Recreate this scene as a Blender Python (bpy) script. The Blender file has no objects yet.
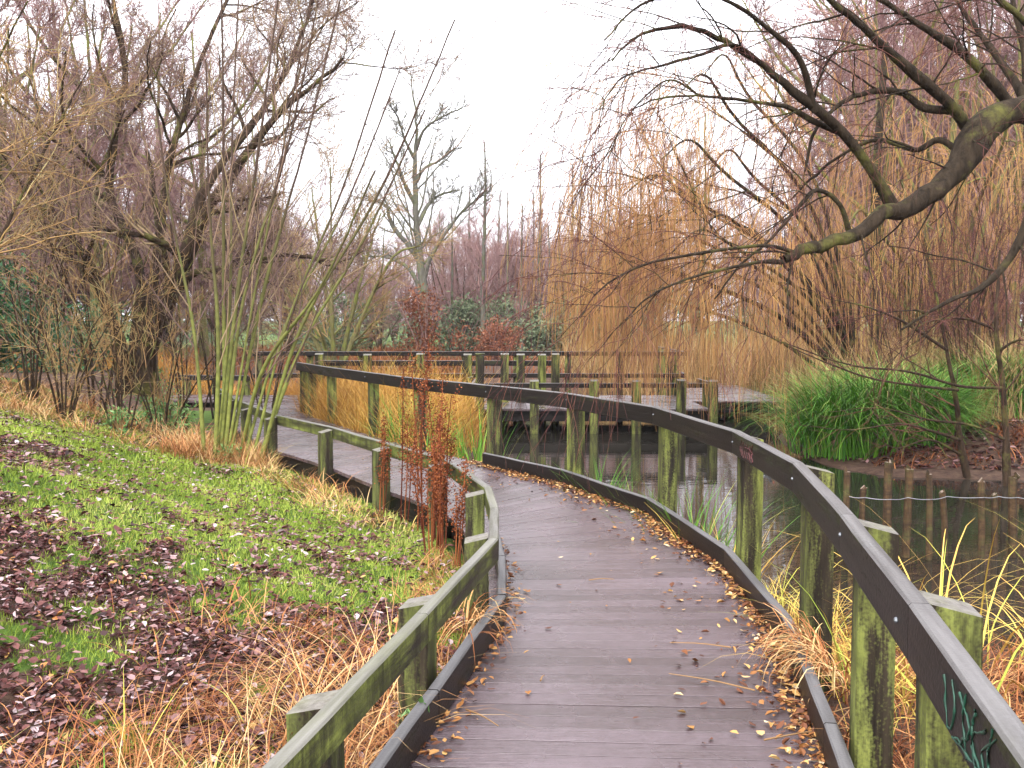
import bpy, math, random
import numpy as np
from mathutils import Vector, Matrix
rng = np.random.default_rng(7)
random.seed(7)
C = bpy.context.scene.collection
TAU = 2*math.pi

# ------------------------------------------------------------------ camera
scene = bpy.context.scene
F_PX, CAMZ = 995.0, 1.6
PITCH = math.atan((384-325)/F_PX)
cam = bpy.data.cameras.new("camera"); camo = bpy.data.objects.new("camera", cam); C.objects.link(camo)
cam.sensor_width = 36; cam.lens = F_PX*36/1024; cam.clip_start = 0.05; cam.clip_end = 3000
camo.location = (0, 0, CAMZ); camo.rotation_euler = (math.pi/2-PITCH, 0, 0)
scene.camera = camo
cp, sp_ = math.cos(PITCH), math.sin(PITCH)
def at(u, v, Y):
    """world point on the sight line of photo pixel u,v at distance Y north of the camera"""
    a = (u-512)/F_PX; b = -(v-384)/F_PX
    dy = cp + b*sp_; dz = -sp_ + b*cp
    return (a*Y/dy, Y, CAMZ+dz*Y/dy)

# ------------------------------------------------------------------ helpers
def link(o, parent=None, **props):
    C.objects.link(o)
    if parent: o.parent = parent
    for k, v in props.items():
        if v: o[k] = v
    return o
def thing(name, label, cat, loc=(0, 0, 0), group=None, rotz=0):
    o = bpy.data.objects.new(name, None); o.empty_display_size = .2
    o.location = loc; o.rotation_euler = (0, 0, rotz)
    return link(o, None, label=label, category=cat, group=group)
FLAT = {'boardwalk', 'boardwalk_bearers', 'leaf_litter', 'deck_leaves', 'foliage', 'seed_head', 'stake', 'water'}
def np_mesh(name, V, F, attr=None, smooth=False):
    """V (n,3); F list of int arrays (m,3|4); attr per-vertex float 'tint'"""
    me = bpy.data.meshes.new(name)
    V = np.asarray(V, dtype=np.float32)
    if not isinstance(F, (list, tuple)): F = [F]
    F = [np.asarray(f, dtype=np.int32) for f in F if len(f)]
    nl = sum(f.size for f in F); nf = sum(len(f) for f in F)
    me.vertices.add(len(V)); me.vertices.foreach_set("co", V.ravel())
    me.loops.add(nl); me.polygons.add(nf)
    li = np.concatenate([f.ravel() for f in F])
    tot = np.concatenate([np.full(len(f), f.shape[1], dtype=np.int32) for f in F])
    st = np.concatenate([[0], np.cumsum(tot)[:-1]]).astype(np.int32)
    me.loops.foreach_set("vertex_index", li); me.polygons.foreach_set("loop_start", st)
    try: me.polygons.foreach_set("loop_total", tot)
    except Exception: pass
    if attr is not None:
        a = me.attributes.new("tint", 'FLOAT', 'POINT'); a.data.foreach_set("value", np.asarray(attr, dtype=np.float32).ravel())
    me.update(calc_edges=True)
    if name in FLAT: me.shade_flat()
    return me
def obj(name, me, mat, parent=None, loc=None, **props):
    o = bpy.data.objects.new(name, me)
    if mat: me.materials.append(mat)
    if loc is not None: o.location = loc
    return link(o, parent, **props)
def nrm(a): return a/np.maximum(np.linalg.norm(a, axis=-1, keepdims=True), 1e-9)
def tubes(P, R, sides=3, tint=None):
    N, K, _ = P.shape
    T = np.gradient(P, axis=1); T = nrm(T)
    ref = np.where(np.abs(T[:, :1, 2:3]) > .9, np.array([1., 0, 0]), np.array([0, 0, 1.]))
    A = nrm(np.cross(T, np.broadcast_to(ref, T.shape))); B = np.cross(T, A)
    ang = np.arange(sides)*TAU/sides
    V = P[:, :, None] + R[:, :, None, None]*(np.cos(ang)[None, None, :, None]*A[:, :, None] + np.sin(ang)[None, None, :, None]*B[:, :, None])
    base = (np.arange(N)[:, None, None]*K + np.arange(K-1)[None, :, None])*sides
    s = np.arange(sides)[None, None, :]; s2 = (s+1) % sides
    F = np.stack([base+s, base+s2, base+s2+sides, base+s+sides], -1).reshape(-1, 4)
    t = None
    if tint is not None: t = np.repeat(tint, K*sides)
    return V.reshape(-1, 3), F, t
def merge(parts):
    Vs, Fs, Ts, n = [], [], [], 0
    for V, F, t in parts:
        Vs.append(V); Fs.append(F+n); Ts.append(t if t is not None else np.zeros(len(V))); n += len(V)
    by = {}
    for f in Fs: by.setdefault(f.shape[1], []).append(f)
    return np.concatenate(Vs), [np.concatenate(b) for b in by.values()], np.concatenate(Ts)
def smooth01(x, a, b):
    t = np.clip((x-a)/(b-a), 0, 1); return t*t*(3-2*t)
_perm = np.random.default_rng(3).random(4096)
def vnoise(x, y, s=1.0, seed=0):
    x = np.asarray(x)/s+seed*17.3; y = np.asarray(y)/s+seed*9.1
    xi = np.floor(x).astype(int); yi = np.floor(y).astype(int); fx = x-xi; fy = y-yi
    fx = fx*fx*(3-2*fx); fy = fy*fy*(3-2*fy)
    h = lambda i, j: _perm[(i*73+j*151+(i*j) % 37) % 4096]
    return (h(xi, yi)*(1-fx)+h(xi+1, yi)*fx)*(1-fy)+(h(xi, yi+1)*(1-fx)+h(xi+1, yi+1)*fx)*fy
def catmull(pts, n):
    P = np.array(pts, float); P = np.vstack([2*P[0]-P[1], P, 2*P[-1]-P[-2]])
    m = len(P)-3; t = np.linspace(0, m-1e-6, n); i = t.astype(int); f = (t-i)[:, None]
    a, b, c, d = P[i], P[i+1], P[i+2], P[i+3]
    return .5*((2*b)+(-a+c)*f+(2*a-5*b+4*c-d)*f*f+(-a+3*b-3*c+d)*f**3)

# ------------------------------------------------------------------ materials
def new_mat(name):
    m = bpy.data.materials.new(name); m.use_nodes = True; nt = m.node_tree
    b = nt.nodes["Principled BSDF"]; return m, nt, b
def ramp(nt, cols, src):
    r = nt.nodes.new("ShaderNodeValToRGB"); e = r.color_ramp.elements
    while len(e) < len(cols): e.new(.5)
    for i, c in enumerate(cols):
        p = i/(len(cols)-1)
        if len(c) == 2: p, c = c
        e[i].position = p; e[i].color = (*c, 1)
    nt.links.new(src, r.inputs[0]); return r.outputs[0]
def noise(nt, scale, detail=3, vec=None, stretch=None, rough=.5, coord="Object"):
    n = nt.nodes.new("ShaderNodeTexNoise"); n.inputs["Scale"].default_value = scale; n.inputs["Detail"].default_value = detail
    n.inputs["Roughness"].default_value = rough
    if vec is None:
        tc = nt.nodes.new("ShaderNodeTexCoord"); vec = tc.outputs[coord]
    if stretch:
        mp = nt.nodes.new("ShaderNodeMapping"); mp.inputs["Scale"].default_value = stretch; nt.links.new(vec, mp.inputs[0]); vec = mp.outputs[0]
    nt.links.new(vec, n.inputs["Vector"]); return n.outputs["Fac"]
def mixc(nt, fac, a, b):
    m = nt.nodes.new("ShaderNodeMix"); m.data_type = 'RGBA'
    for s, x in ((0, fac), (6, a), (7, b)):
        if isinstance(x, tuple): m.inputs[s].default_value = (*x, 1)
        elif isinstance(x, float): m.inputs[s].default_value = x
        else: nt.links.new(x, m.inputs[s])
    return m.outputs[2]
def mathn(nt, op, a, b):
    m = nt.nodes.new("ShaderNodeMath"); m.operation = op; m.use_clamp = False
    for s, x in ((0, a), (1, b)):
        if isinstance(x, (int, float)): m.inputs[s].default_value = x
        else: nt.links.new(x, m.inputs[s])
    return m.outputs[0]
def bump(nt, b, h, strength=.5, dist=.01):
    n = nt.nodes.new("ShaderNodeBump"); n.inputs["Strength"].default_value = strength; n.inputs["Distance"].default_value = dist
    nt.links.new(h, n.inputs["Height"]); nt.links.new(n.outputs[0], b.inputs["Normal"])
def tint_mat(name, cols, rough=.6, spec=.3, nscale=0, transl=0):
    """colour by the per-vertex tint of each leaf, blade or twig"""
    m, nt, b = new_mat(name)
    a = nt.nodes.new("ShaderNodeAttribute"); a.attribute_name = "tint"
    src = a.outputs["Fac"]
    if nscale: src = mathn(nt, 'ADD', src, mathn(nt, 'MULTIPLY', mathn(nt, 'SUBTRACT', noise(nt, nscale), .5), .5))
    nt.links.new(ramp(nt, cols, src), b.inputs["Base Color"])
    b.inputs["Roughness"].default_value = rough; b.inputs["Specular IOR Level"].default_value = spec*.28
    return m

def wood_mat(name, dark, mid, moss, moss_lo, moss_hi, rough=.45, grain=(1.2, 26, 26), drip=(13, 2, 2)):
    m, nt, b = new_mat(name)
    oi = nt.nodes.new("ShaderNodeObjectInfo"); tc = nt.nodes.new("ShaderNodeTexCoord")
    off = nt.nodes.new("ShaderNodeVectorMath"); off.operation = 'ADD'
    cx = nt.nodes.new("ShaderNodeCombineXYZ"); r10 = mathn(nt, 'MULTIPLY', oi.outputs["Random"], 37.0)
    for i in range(3): nt.links.new(r10, cx.inputs[i])
    nt.links.new(tc.outputs["Object"], off.inputs[0]); nt.links.new(cx.outputs[0], off.inputs[1]); vec = off.outputs[0]
    g = noise(nt, 1.0, 6, vec, grain, .65)
    col = ramp(nt, [(.3, dark), (.7, mid)], g)
    mo = noise(nt, 1.0, 5, vec, (1.1, 9, 9), .7)
    fine = noise(nt, 90, 3, vec)
    mo = mathn(nt, 'ADD', mo, mathn(nt, 'MULTIPLY', mathn(nt, 'SUBTRACT', fine, .5), .25))
    mf = nt.nodes.new("ShaderNodeMapRange"); mf.inputs["From Min"].default_value = moss_lo; mf.inputs["From Max"].default_value = moss_hi
    nt.links.new(mo, mf.inputs["Value"])
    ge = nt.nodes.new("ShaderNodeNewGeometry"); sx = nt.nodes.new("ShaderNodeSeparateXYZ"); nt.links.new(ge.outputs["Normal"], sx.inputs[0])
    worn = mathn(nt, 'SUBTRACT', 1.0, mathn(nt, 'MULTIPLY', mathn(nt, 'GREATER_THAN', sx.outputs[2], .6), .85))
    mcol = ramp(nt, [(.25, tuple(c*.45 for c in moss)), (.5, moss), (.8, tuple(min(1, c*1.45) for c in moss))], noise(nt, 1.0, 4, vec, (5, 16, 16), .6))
    sky_top_c = ramp(nt, [(.3, tuple(c*.8+.035 for c in mid)), (.7, tuple(c*1.3+.11 for c in mid))], g); isup = mathn(nt, 'GREATER_THAN', sx.outputs[2], .6)  # upward faces coloured paler: sky reflection painted into the wood
    col = mixc(nt, isup, col, sky_top_c)
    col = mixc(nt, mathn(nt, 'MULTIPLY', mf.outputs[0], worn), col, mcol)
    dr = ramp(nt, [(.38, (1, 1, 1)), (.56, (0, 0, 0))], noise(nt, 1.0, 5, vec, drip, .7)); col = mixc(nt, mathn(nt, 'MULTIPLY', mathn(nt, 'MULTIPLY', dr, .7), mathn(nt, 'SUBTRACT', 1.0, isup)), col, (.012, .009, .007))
    nt.links.new(col, b.inputs["Base Color"])
    rr = nt.nodes.new("ShaderNodeMapRange"); nt.links.new(mf.outputs[0], rr.inputs["Value"]); rr.inputs["To Min"].default_value = rough; rr.inputs["To Max"].default_value = .9
    nt.links.new(rr.outputs[0], b.inputs["Roughness"])
    b.inputs["Specular IOR Level"].default_value = .14
    h = mathn(nt, 'ADD', g, mathn(nt, 'MULTIPLY', fine, .35)); bump(nt, b, h, .7, .006)
    return m
M = {}
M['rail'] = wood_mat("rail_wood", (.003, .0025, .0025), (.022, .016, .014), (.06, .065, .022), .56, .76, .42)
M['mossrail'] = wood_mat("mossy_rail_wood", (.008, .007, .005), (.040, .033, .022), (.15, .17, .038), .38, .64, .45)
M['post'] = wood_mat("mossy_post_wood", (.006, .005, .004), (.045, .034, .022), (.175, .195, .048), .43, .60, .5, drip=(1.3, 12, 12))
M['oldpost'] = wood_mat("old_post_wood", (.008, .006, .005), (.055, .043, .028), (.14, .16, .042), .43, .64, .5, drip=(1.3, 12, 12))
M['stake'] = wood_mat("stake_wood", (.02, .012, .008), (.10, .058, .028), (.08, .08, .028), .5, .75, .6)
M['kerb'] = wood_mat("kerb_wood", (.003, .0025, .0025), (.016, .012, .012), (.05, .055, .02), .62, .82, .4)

# boardwalk planks: wet dark purple-brown, per-plank tint
m, nt, b = new_mat("wet_deck_boards"); M['deck'] = m
a = nt.nodes.new("ShaderNodeAttribute"); a.attribute_name = "tint"
g = noise(nt, 1.0, 6, None, (3.0, 95, 3), .7); big = noise(nt, .9, 4); wet = noise(nt, 2.3, 3)
gi = mathn(nt, 'ADD', mathn(nt, 'MULTIPLY', g, .30), mathn(nt, 'ADD', mathn(nt, 'MULTIPLY', a.outputs["Fac"], .11), mathn(nt, 'ADD', mathn(nt, 'MULTIPLY', big, .35), mathn(nt, 'MULTIPLY', noise(nt, 16, 5, rough=.75), .25))))
col = ramp(nt, [(.26, (.016, .009, .008)), (.44, (.048, .030, .031)), (.64, (.110, .078, .088))], gi)
col = mixc(nt, mathn(nt, 'MULTIPLY', ramp(nt, [(.55, (0, 0, 0)), (.7, (1, 1, 1))], noise(nt, 5.0, 6, rough=.7)), .45), col, (.050, .036, .030))
nt.links.new(col, b.inputs["Base Color"])
rr = nt.nodes.new("ShaderNodeMapRange"); nt.links.new(wet, rr.inputs["Value"]); rr.inputs["From Min"].default_value = .3; rr.inputs["From Max"].default_value = .7
rr.inputs["To Min"].default_value = .16; rr.inputs["To Max"].default_value = .38; nt.links.new(rr.outputs[0], b.inputs["Roughness"])
b.inputs["Specular IOR Level"].default_value = .6
bump(nt, b, mathn(nt, 'ADD', g, mathn(nt, 'MULTIPLY', noise(nt, 60, 3), .4)), .6, .006)

# ground
m, nt, b = new_mat("ground_soil"); M['ground'] = m
a = nt.nodes.new("ShaderNodeAttribute"); a.attribute_name = "tint"
soil = ramp(nt, [(.3, (.030, .018, .014)), (.55, (.075, .045, .032)), (.75, (.12, .085, .05))], noise(nt, 9, 8, rough=.7))
grs = ramp(nt, [(.3, (.030, .055, .012)), (.6, (.075, .125, .022)), (.8, (.13, .18, .04))], noise(nt, 14, 6, rough=.7))
n1 = mathn(nt, 'ADD', a.outputs["Fac"], mathn(nt, 'MULTIPLY', mathn(nt, 'SUBTRACT', noise(nt, 5, 4), .5), .8))
nt.links.new(mixc(nt, ramp(nt, [(.4, (0, 0, 0)), (.6, (1, 1, 1))], n1), soil, grs), b.inputs["Base Color"])
b.inputs["Roughness"].default_value = .9; b.inputs["Specular IOR Level"].default_value = .08
bump(nt, b, noise(nt, 25, 6, rough=.7), .8, .03)

# water
m, nt, b = new_mat("pond_water"); M['water'] = m
nt.links.new(ramp(nt, [(.35, (.010, .009, .007)), (.7, (.026, .022, .017))], noise(nt, .6, 3)), b.inputs["Base Color"])
b.inputs["Roughness"].default_value = .02; b.inputs["IOR"].default_value = 1.42; b.inputs["Specular IOR Level"].default_value = 1.0
h = mathn(nt, 'ADD', noise(nt, 1.0, 3, None, (1.6, 6, 1)), mathn(nt, 'MULTIPLY', noise(nt, 9, 2), .25)); bump(nt, b, h, .10, .02)

def bark(name, lo, hi, moss=None, mlo=.5, mhi=.65, s=(14, 14, 3)):
    m, nt, b = new_mat(name)
    col = ramp(nt, [(.3, lo), (.7, hi)], noise(nt, 1.0, 6, None, s, .7))
    if moss:
        mf = ramp(nt, [(mlo, (0, 0, 0)), (mhi, (1, 1, 1))], noise(nt, 2.6, 5, rough=.65)); col = mixc(nt, mf, col, moss)
    nt.links.new(col, b.inputs["Base Color"]); b.inputs["Roughness"].default_value = .8; b.inputs["Specular IOR Level"].default_value = .06
    bump(nt, b, noise(nt, 1.0, 7, None, s, .75), 1.0, .05); return m
M['bark_dark'] = bark("dark_mossy_bark", (.012, .008, .006), (.075, .048, .030), (.115, .11, .03), .52, .66)
M['bark_green'] = bark("green_stem_bark", (.10, .105, .03), (.21, .22, .055), (.07, .05, .035), .56, .7)
m, nt, b = new_mat("green_to_brown_stems"); M['bark_green'] = m
tc = nt.nodes.new("ShaderNodeTexCoord"); sx_ = nt.nodes.new("ShaderNodeSeparateXYZ"); nt.links.new(tc.outputs["Object"], sx_.inputs[0])
hgt_ = mathn(nt, 'ADD', mathn(nt, 'MULTIPLY', sx_.outputs[2], .2), mathn(nt, 'MULTIPLY', mathn(nt, 'SUBTRACT', noise(nt, 1.5, 4), .5), .8))
nt.links.new(mixc(nt, ramp(nt, [(.15, (0, 0, 0)), (.75, (1, 1, 1))], hgt_), ramp(nt, [(.3, (.09, .10, .025)), (.7, (.20, .215, .05))], noise(nt, 12, 5)), (.055, .034, .024)), b.inputs["Base Color"]); b.inputs["Roughness"].default_value = .7; b.inputs["Specular IOR Level"].default_value = .1
M['bark_grey'] = bark("grey_green_bark", (.06, .055, .045), (.16, .15, .12), (.12, .13, .06), .5, .65)
M['bark_olive'] = bark("olive_willow_bark", (.07, .06, .03), (.17, .15, .06), (.15, .16, .04), .48, .62)
M['bark_willow'] = bark("willow_limb_bark", (.012, .009, .007), (.060, .043, .028), (.11, .105, .03), .53, .68)
M['tw_purple'] = tint_mat("purple_brown_twigs", [(.075, .045, .045), (.15, .095, .085), (.24, .155, .11), (.28, .21, .11)], .8, .2)
M['tw_tan'] = tint_mat("tan_orange_twigs", [(.11, .065, .04), (.24, .14, .065), (.36, .22, .09), (.33, .28, .13)], .8, .2)
M['tw_far'] = tint_mat("far_twigs", [(.15, .085, .09), (.25, .145, .14), (.32, .20, .17)], .9, .1)
M['tw_grey'] = tint_mat("grey_twigs", [(.07, .06, .05), (.13, .12, .09), (.2, .19, .13)], .8, .2)
M['tw_willow'] = tint_mat("willow_withies", [(.12, .055, .035), (.26, .125, .060), (.39, .21, .075), (.43, .30, .10)], .75, .2)
M['tw_red'] = tint_mat("dark_red_twigs", [(.05, .022, .022), (.10, .04, .035), (.16, .07, .05)], .8, .2)
M['leaf_litter'] = tint_mat("fallen_leaves", [(0, (.014, .006, .006)), (.35, (.065, .020, .018)), (.6, (.125, .047, .040)), (.78, (.24, .15, .15)), (.89, (.38, .30, .31)), (.93, (.30, .12, .035)), (1, (.42, .27, .09))], .5, .5)
M['leaf_gold'] = tint_mat("golden_fallen_leaves", [(0, (.04, .015, .010)), (.35, (.14, .05, .022)), (.62, (.30, .135, .04)), (.85, (.46, .28, .10)), (1, (.52, .42, .28))], .5, .5)
M['lawn'] = tint_mat("lawn_blades", [(0, (.05, .085, .010)), (.5, (.185, .245, .030)), (.8, (.31, .36, .065)), (1, (.40, .36, .14))], .55, .3)
M['straw'] = tint_mat("dead_straw_blades", [(0, (.10, .030, .012)), (.35, (.28, .105, .038)), (.6, (.42, .22, .085)), (.8, (.52, .36, .18)), (.92, (.48, .37, .12)), (1, (.20, .28, .04))], .6, .3)
M['reed'] = tint_mat("golden_reed_blades", [(0, (.14, .045, .014)), (.4, (.40, .20, .04)), (.75, (.54, .345, .085)), (.9, (.40, .38, .07)), (1, (.15, .24, .03))], .6, .3)
M['sedge'] = tint_mat("green_sedge_blades", [(0, (.02, .07, .010)), (.5, (.065, .18, .015)), (.85, (.12, .25, .03)), (1, (.33, .30, .08))], .45, .4)
M['palereed'] = tint_mat("pale_far_reeds", [(0, (.14, .075, .035)), (.5, (.27, .17, .075)), (.8, (.42, .30, .14)), (1, (.25, .25, .08))], .7, .2)
M['dock'] = tint_mat("rusty_seed_heads", [(.07, .018, .010), (.15, .042, .018), (.26, .085, .030)], .8, .2)
M['evergreen'] = tint_mat("evergreen_leaves", [(0, (.012, .035, .016)), (.5, (.028, .080, .034)), (1, (.07, .14, .05))], .45, .4)
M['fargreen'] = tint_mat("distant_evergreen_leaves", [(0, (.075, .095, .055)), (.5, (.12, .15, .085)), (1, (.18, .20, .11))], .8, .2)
M['beech'] = tint_mat("copper_beech_leaves", [(0, (.10, .035, .02)), (.5, (.19, .07, .04)), (1, (.30, .13, .07))], .7, .2)
M['bramble'] = tint_mat("bramble_leaves", [(0, (.04, .10, .03)), (.5, (.10, .2, .05)), (1, (.25, .36, .16))], .5, .4)
def plain(name, col, rough=.5, metal=0.0, var=.2, s=30):
    m, nt, b = new_mat(name)
    nt.links.new(ramp(nt, [(.3, tuple(c*(1-var) for c in col)), (.7, tuple(c*(1+var) for c in col))], noise(nt, s, 3)), b.inputs["Base Color"])
    b.inputs["Roughness"].default_value = rough; b.inputs["Metallic"].default_value = metal; return m
M['bolt'] = plain("dull_bolt", (.16, .17, .18), .45, .9)
M['wire'] = plain("grey_wire", (.22, .22, .23), .5, .6)
M['paint_green'] = plain("green_marker_paint", (.008, .05, .028), .5, 0, .5, 60)
M['paint_red'] = plain("red_marker_paint", (.07, .008, .008), .5, 0, .5, 60)

# ------------------------------------------------------------------ layout
Lp = np.array([(-1.35, -1.0), (-.63, 2.5), (-.36, 3.9), (-.10, 5.3), (-.11, 6.2), (-.17, 7.0), (-.55, 8.45), (-1.2, 9.6), (-2.05, 11.2), (-3.02, 12.7), (-4.2, 15.2), (-5.3, 18.0), (-5.7, 19.5), (-5.8, 20.8)])
Rp = np.array([(.25, -1.3), (1.0, 2.4), (1.21, 3.55), (1.42, 4.9), (1.45, 6.4), (1.20, 8.3), (.56, 9.95), (-.28, 11.3), (-1.25, 12.8), (-2.1, 14.4), (-3.1, 16.4), (-3.95, 18.3), (-4.15, 19.5), (-4.2, 20.8)])
POND = np.array([(1.58, 6.5), (2.1, 6.0), (3.0, 6.1), (4.2, 5.7), (7, 6), (11, 8), (13, 12), (9, 13.0), (6.8, 13.1), (5.2, 13.4), (4.7, 14.2), (4.6, 16), (4.9, 18), (6, 21), (7, 25), (4, 27.5), (-2, 27.5), (-3, 24), (-.9, 23.2), (-.7, 19), (-.45, 15), (-.15, 12.2), (.55, 10.8), (1.15, 9.4), (1.45, 8.0)])
WZ = -.45
def seg_dist(x, y, A, B):
    d = B-A; t = np.clip(((x-A[0])*d[0]+(y-A[1])*d[1])/(d@d), 0, 1)
    px, py = A[0]+t*d[0], A[1]+t*d[1]
    return np.hypot(x-px, y-py), (x-A[0])*d[1]-(y-A[1])*d[0]
def poly_signed(x, y, P):
    """distance to polyline, negative on its left side"""
    best = np.full(np.shape(x), 1e9); sg = np.ones(np.shape(x))
    for i in range(len(P)-1):
        d, c = seg_dist(x, y, P[i], P[i+1]); k = d < best-1e-7
        best = np.where(k, d, best); sg = np.where(k, np.sign(c), sg)
    return best*sg
def pond_dist(x, y, P=None):
    P = POND if P is None else P
    best = np.full(np.shape(x), 1e9); ins = np.zeros(np.shape(x), bool)
    for i in range(len(P)):
        A, B = P[i], P[(i+1) % len(P)]; d, _ = seg_dist(x, y, A, B); best = np.minimum(best, d)
        cr = ((A[1] > y) != (B[1] > y)) & (x < (B[0]-A[0])*(y-A[1])/((B[1]-A[1]) if B[1] != A[1] else 1e-9)+A[0]); ins ^= cr
    return np.where(ins, -best, best)
def bump_n(x, y): return (vnoise(x, y, .9, 1)-.5)*.12+(vnoise(x, y, .35, 2)-.5)*.05+(vnoise(x, y, 3.1, 3)-.5)*.18
def H(x, y):
    x = np.asarray(x, float); y = np.asarray(y, float)
    dl = -poly_signed(x, y, Lp); dr = poly_signed(x, y, Rp)
    pd = pond_dist(x, y)
    bank = -.20+1.0*smooth01(dl, .1, 4.6)+bump_n(x, y)*smooth01(dl, .1, 1.2)
    fd = smooth01(y, 15.5, 20.0)*(1-.8*smooth01(dl, 1.8, 4.5)); bank = bank*(1-fd)+(-.12)*fd
    low = WZ+.04+.12*smooth01(pd, .1, 1.5)+bump_n(x, y)*.25
    far = np.maximum(smooth01(y, 27.5, 31), smooth01(x, 4.2, 7.5)*smooth01(pd, .1, 2.2))
    low = low+far*.38+far*bump_n(x, y)*.6
    low = low+.12*(1-smooth01(y, 4.2, 6))
    z = np.where((dl > 0) & (y < 20.8), bank, low); lw = smooth01(-x, 7.6, 9.5)*(1-smooth01(y, 24, 34)); z = np.where((y >= 20.8) & (x < -7.6), low*(1-lw)+.5*lw, z)
    z = np.where((dl <= 0) & (dr <= 0) & (y < 21), np.minimum(z, -.3), z)
    z = z+smooth01(y, 60, 400)*3.0
    z = np.where(pd < 0, WZ+.02-.6*smooth01(-pd, 0, .8), z)
    return z
def grassy(x, y):
    """1 = green grass, 0 = leaf litter"""
    dl = -poly_signed(x, y, Lp)
    g = vnoise(x, y, .75, 5)*.30+vnoise(x, y, .32, 6)*.35+vnoise(x, y, .13, 7)*.35
    g = g+.20*(smooth01(y, 4.8, 6.6)-.5)-.14*smooth01(dl, 2.0, 3.6)*(1-smooth01(y, 9.5, 13))+.05*smooth01(y, 7, 10)+.09*smooth01(y, 5.2, 6.4)*(1-smooth01(dl, 2.2, 4.0))*(1-smooth01(y, 10, 12.5))
    return g
# ground sheet
def axis(lo, hi, step, far_lo, far_hi):
    core = np.arange(lo, hi+1e-6, step); a, b = [], []
    s = step; v = lo
    while v > far_lo: s *= 1.25; v -= s; a.append(v)
    s = step; v = hi
    while v < far_hi: s *= 1.25; v += s; b.append(v)
    return np.concatenate([a[::-1], core, b])
gx = axis(-13, 13, .13, -900, 900); gy = axis(0, 30, .13, -60, 1800)
X, Y = np.meshgrid(gx, gy, indexing='ij'); Z = H(X, Y)
nx, ny = X.shape; I = np.arange(nx*ny).reshape(nx, ny)
F = np.stack([I[:-1, :-1], I[1:, :-1], I[1:, 1:], I[:-1, 1:]], -1).reshape(-1, 4)
dlg = -poly_signed(X, Y, Lp)
tg = np.where((dlg > 0) & (Y < 20), np.where(grassy(X, Y) > .5, .75, .15), .2)
tg = np.where(Y > 45, .9, tg)
obj("ground", np_mesh("ground", np.stack([X, Y, Z], -1).reshape(-1, 3), F, tg, True), M['ground'], kind="structure")
wv = np.array([(-6, 4.5, WZ), (18, 4.5, WZ), (18, 31, WZ), (-6, 31, WZ)])
obj("water", np_mesh("water", wv, np.array([[0, 1, 2, 3]])), M['water'], kind="structure")

# ------------------------------------------------------------------ beams and planks
def beam_mesh(name, L, w, h, ch=.006, nseg=1, wob=0.0, capx=0.0):
    """a bar along local X from 0 to L, width w (Y), height h (Z), chamfered edges"""
    p = [(-w/2+ch, -h/2), (w/2-ch, -h/2), (w/2, -h/2+ch), (w/2, h/2-ch), (w/2-ch, h/2), (-w/2+ch, h/2), (-w/2, h/2-ch), (-w/2, -h/2+ch)]
    xs = np.linspace(0, L, nseg+1); vs = []
    for i, x in enumerate(xs):
        oy, oz = (random.uniform(-wob, wob), random.uniform(-wob, wob)) if 0 < i < nseg else (0, 0)
        for (a, b_) in p: vs.append((x-(capx*(a+w/2)/w if i == nseg else 0), a+oy, b_+oz))
    fs = []
    for i in range(nseg):
        for k in range(8): fs.append((i*8+k, i*8+(k+1) % 8, (i+1)*8+(k+1) % 8, (i+1)*8+k))
    me = bpy.data.meshes.new(name)
    fs = [tuple(f) for f in fs]+[tuple(range(7, -1, -1)), tuple(nseg*8+k for k in range(8))]
    me.from_pydata(vs, [], fs); me.update(); return me
def place_beam(name, p0, p1, w, h, mat, parent, roll=0.0, ext=0.0, **kw):
    p0, p1 = Vector(p0), Vector(p1); d = p1-p0; L = d.length; x = d.normalized()
    if abs(x.z) > .9:
        yv = Vector((math.cos(roll), math.sin(roll), 0)); zv = x.cross(yv).normalized(); yv = zv.cross(x)
    else:
        zv = Vector((0, 0, 1)); yv = zv.cross(x).normalized(); zv = x.cross(yv)
    me = beam_mesh(name, L+2*ext, w, h, **kw); o = bpy.data.objects.new(name, me); me.materials.append(mat)
    R = Matrix((x, yv, zv)).transposed().to_4x4(); R.translation = p0-x*ext
    base = Matrix.Translation(parent.location) if parent else Matrix()
    link(o, parent); o.matrix_local = base.inverted() @ R; return o
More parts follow.
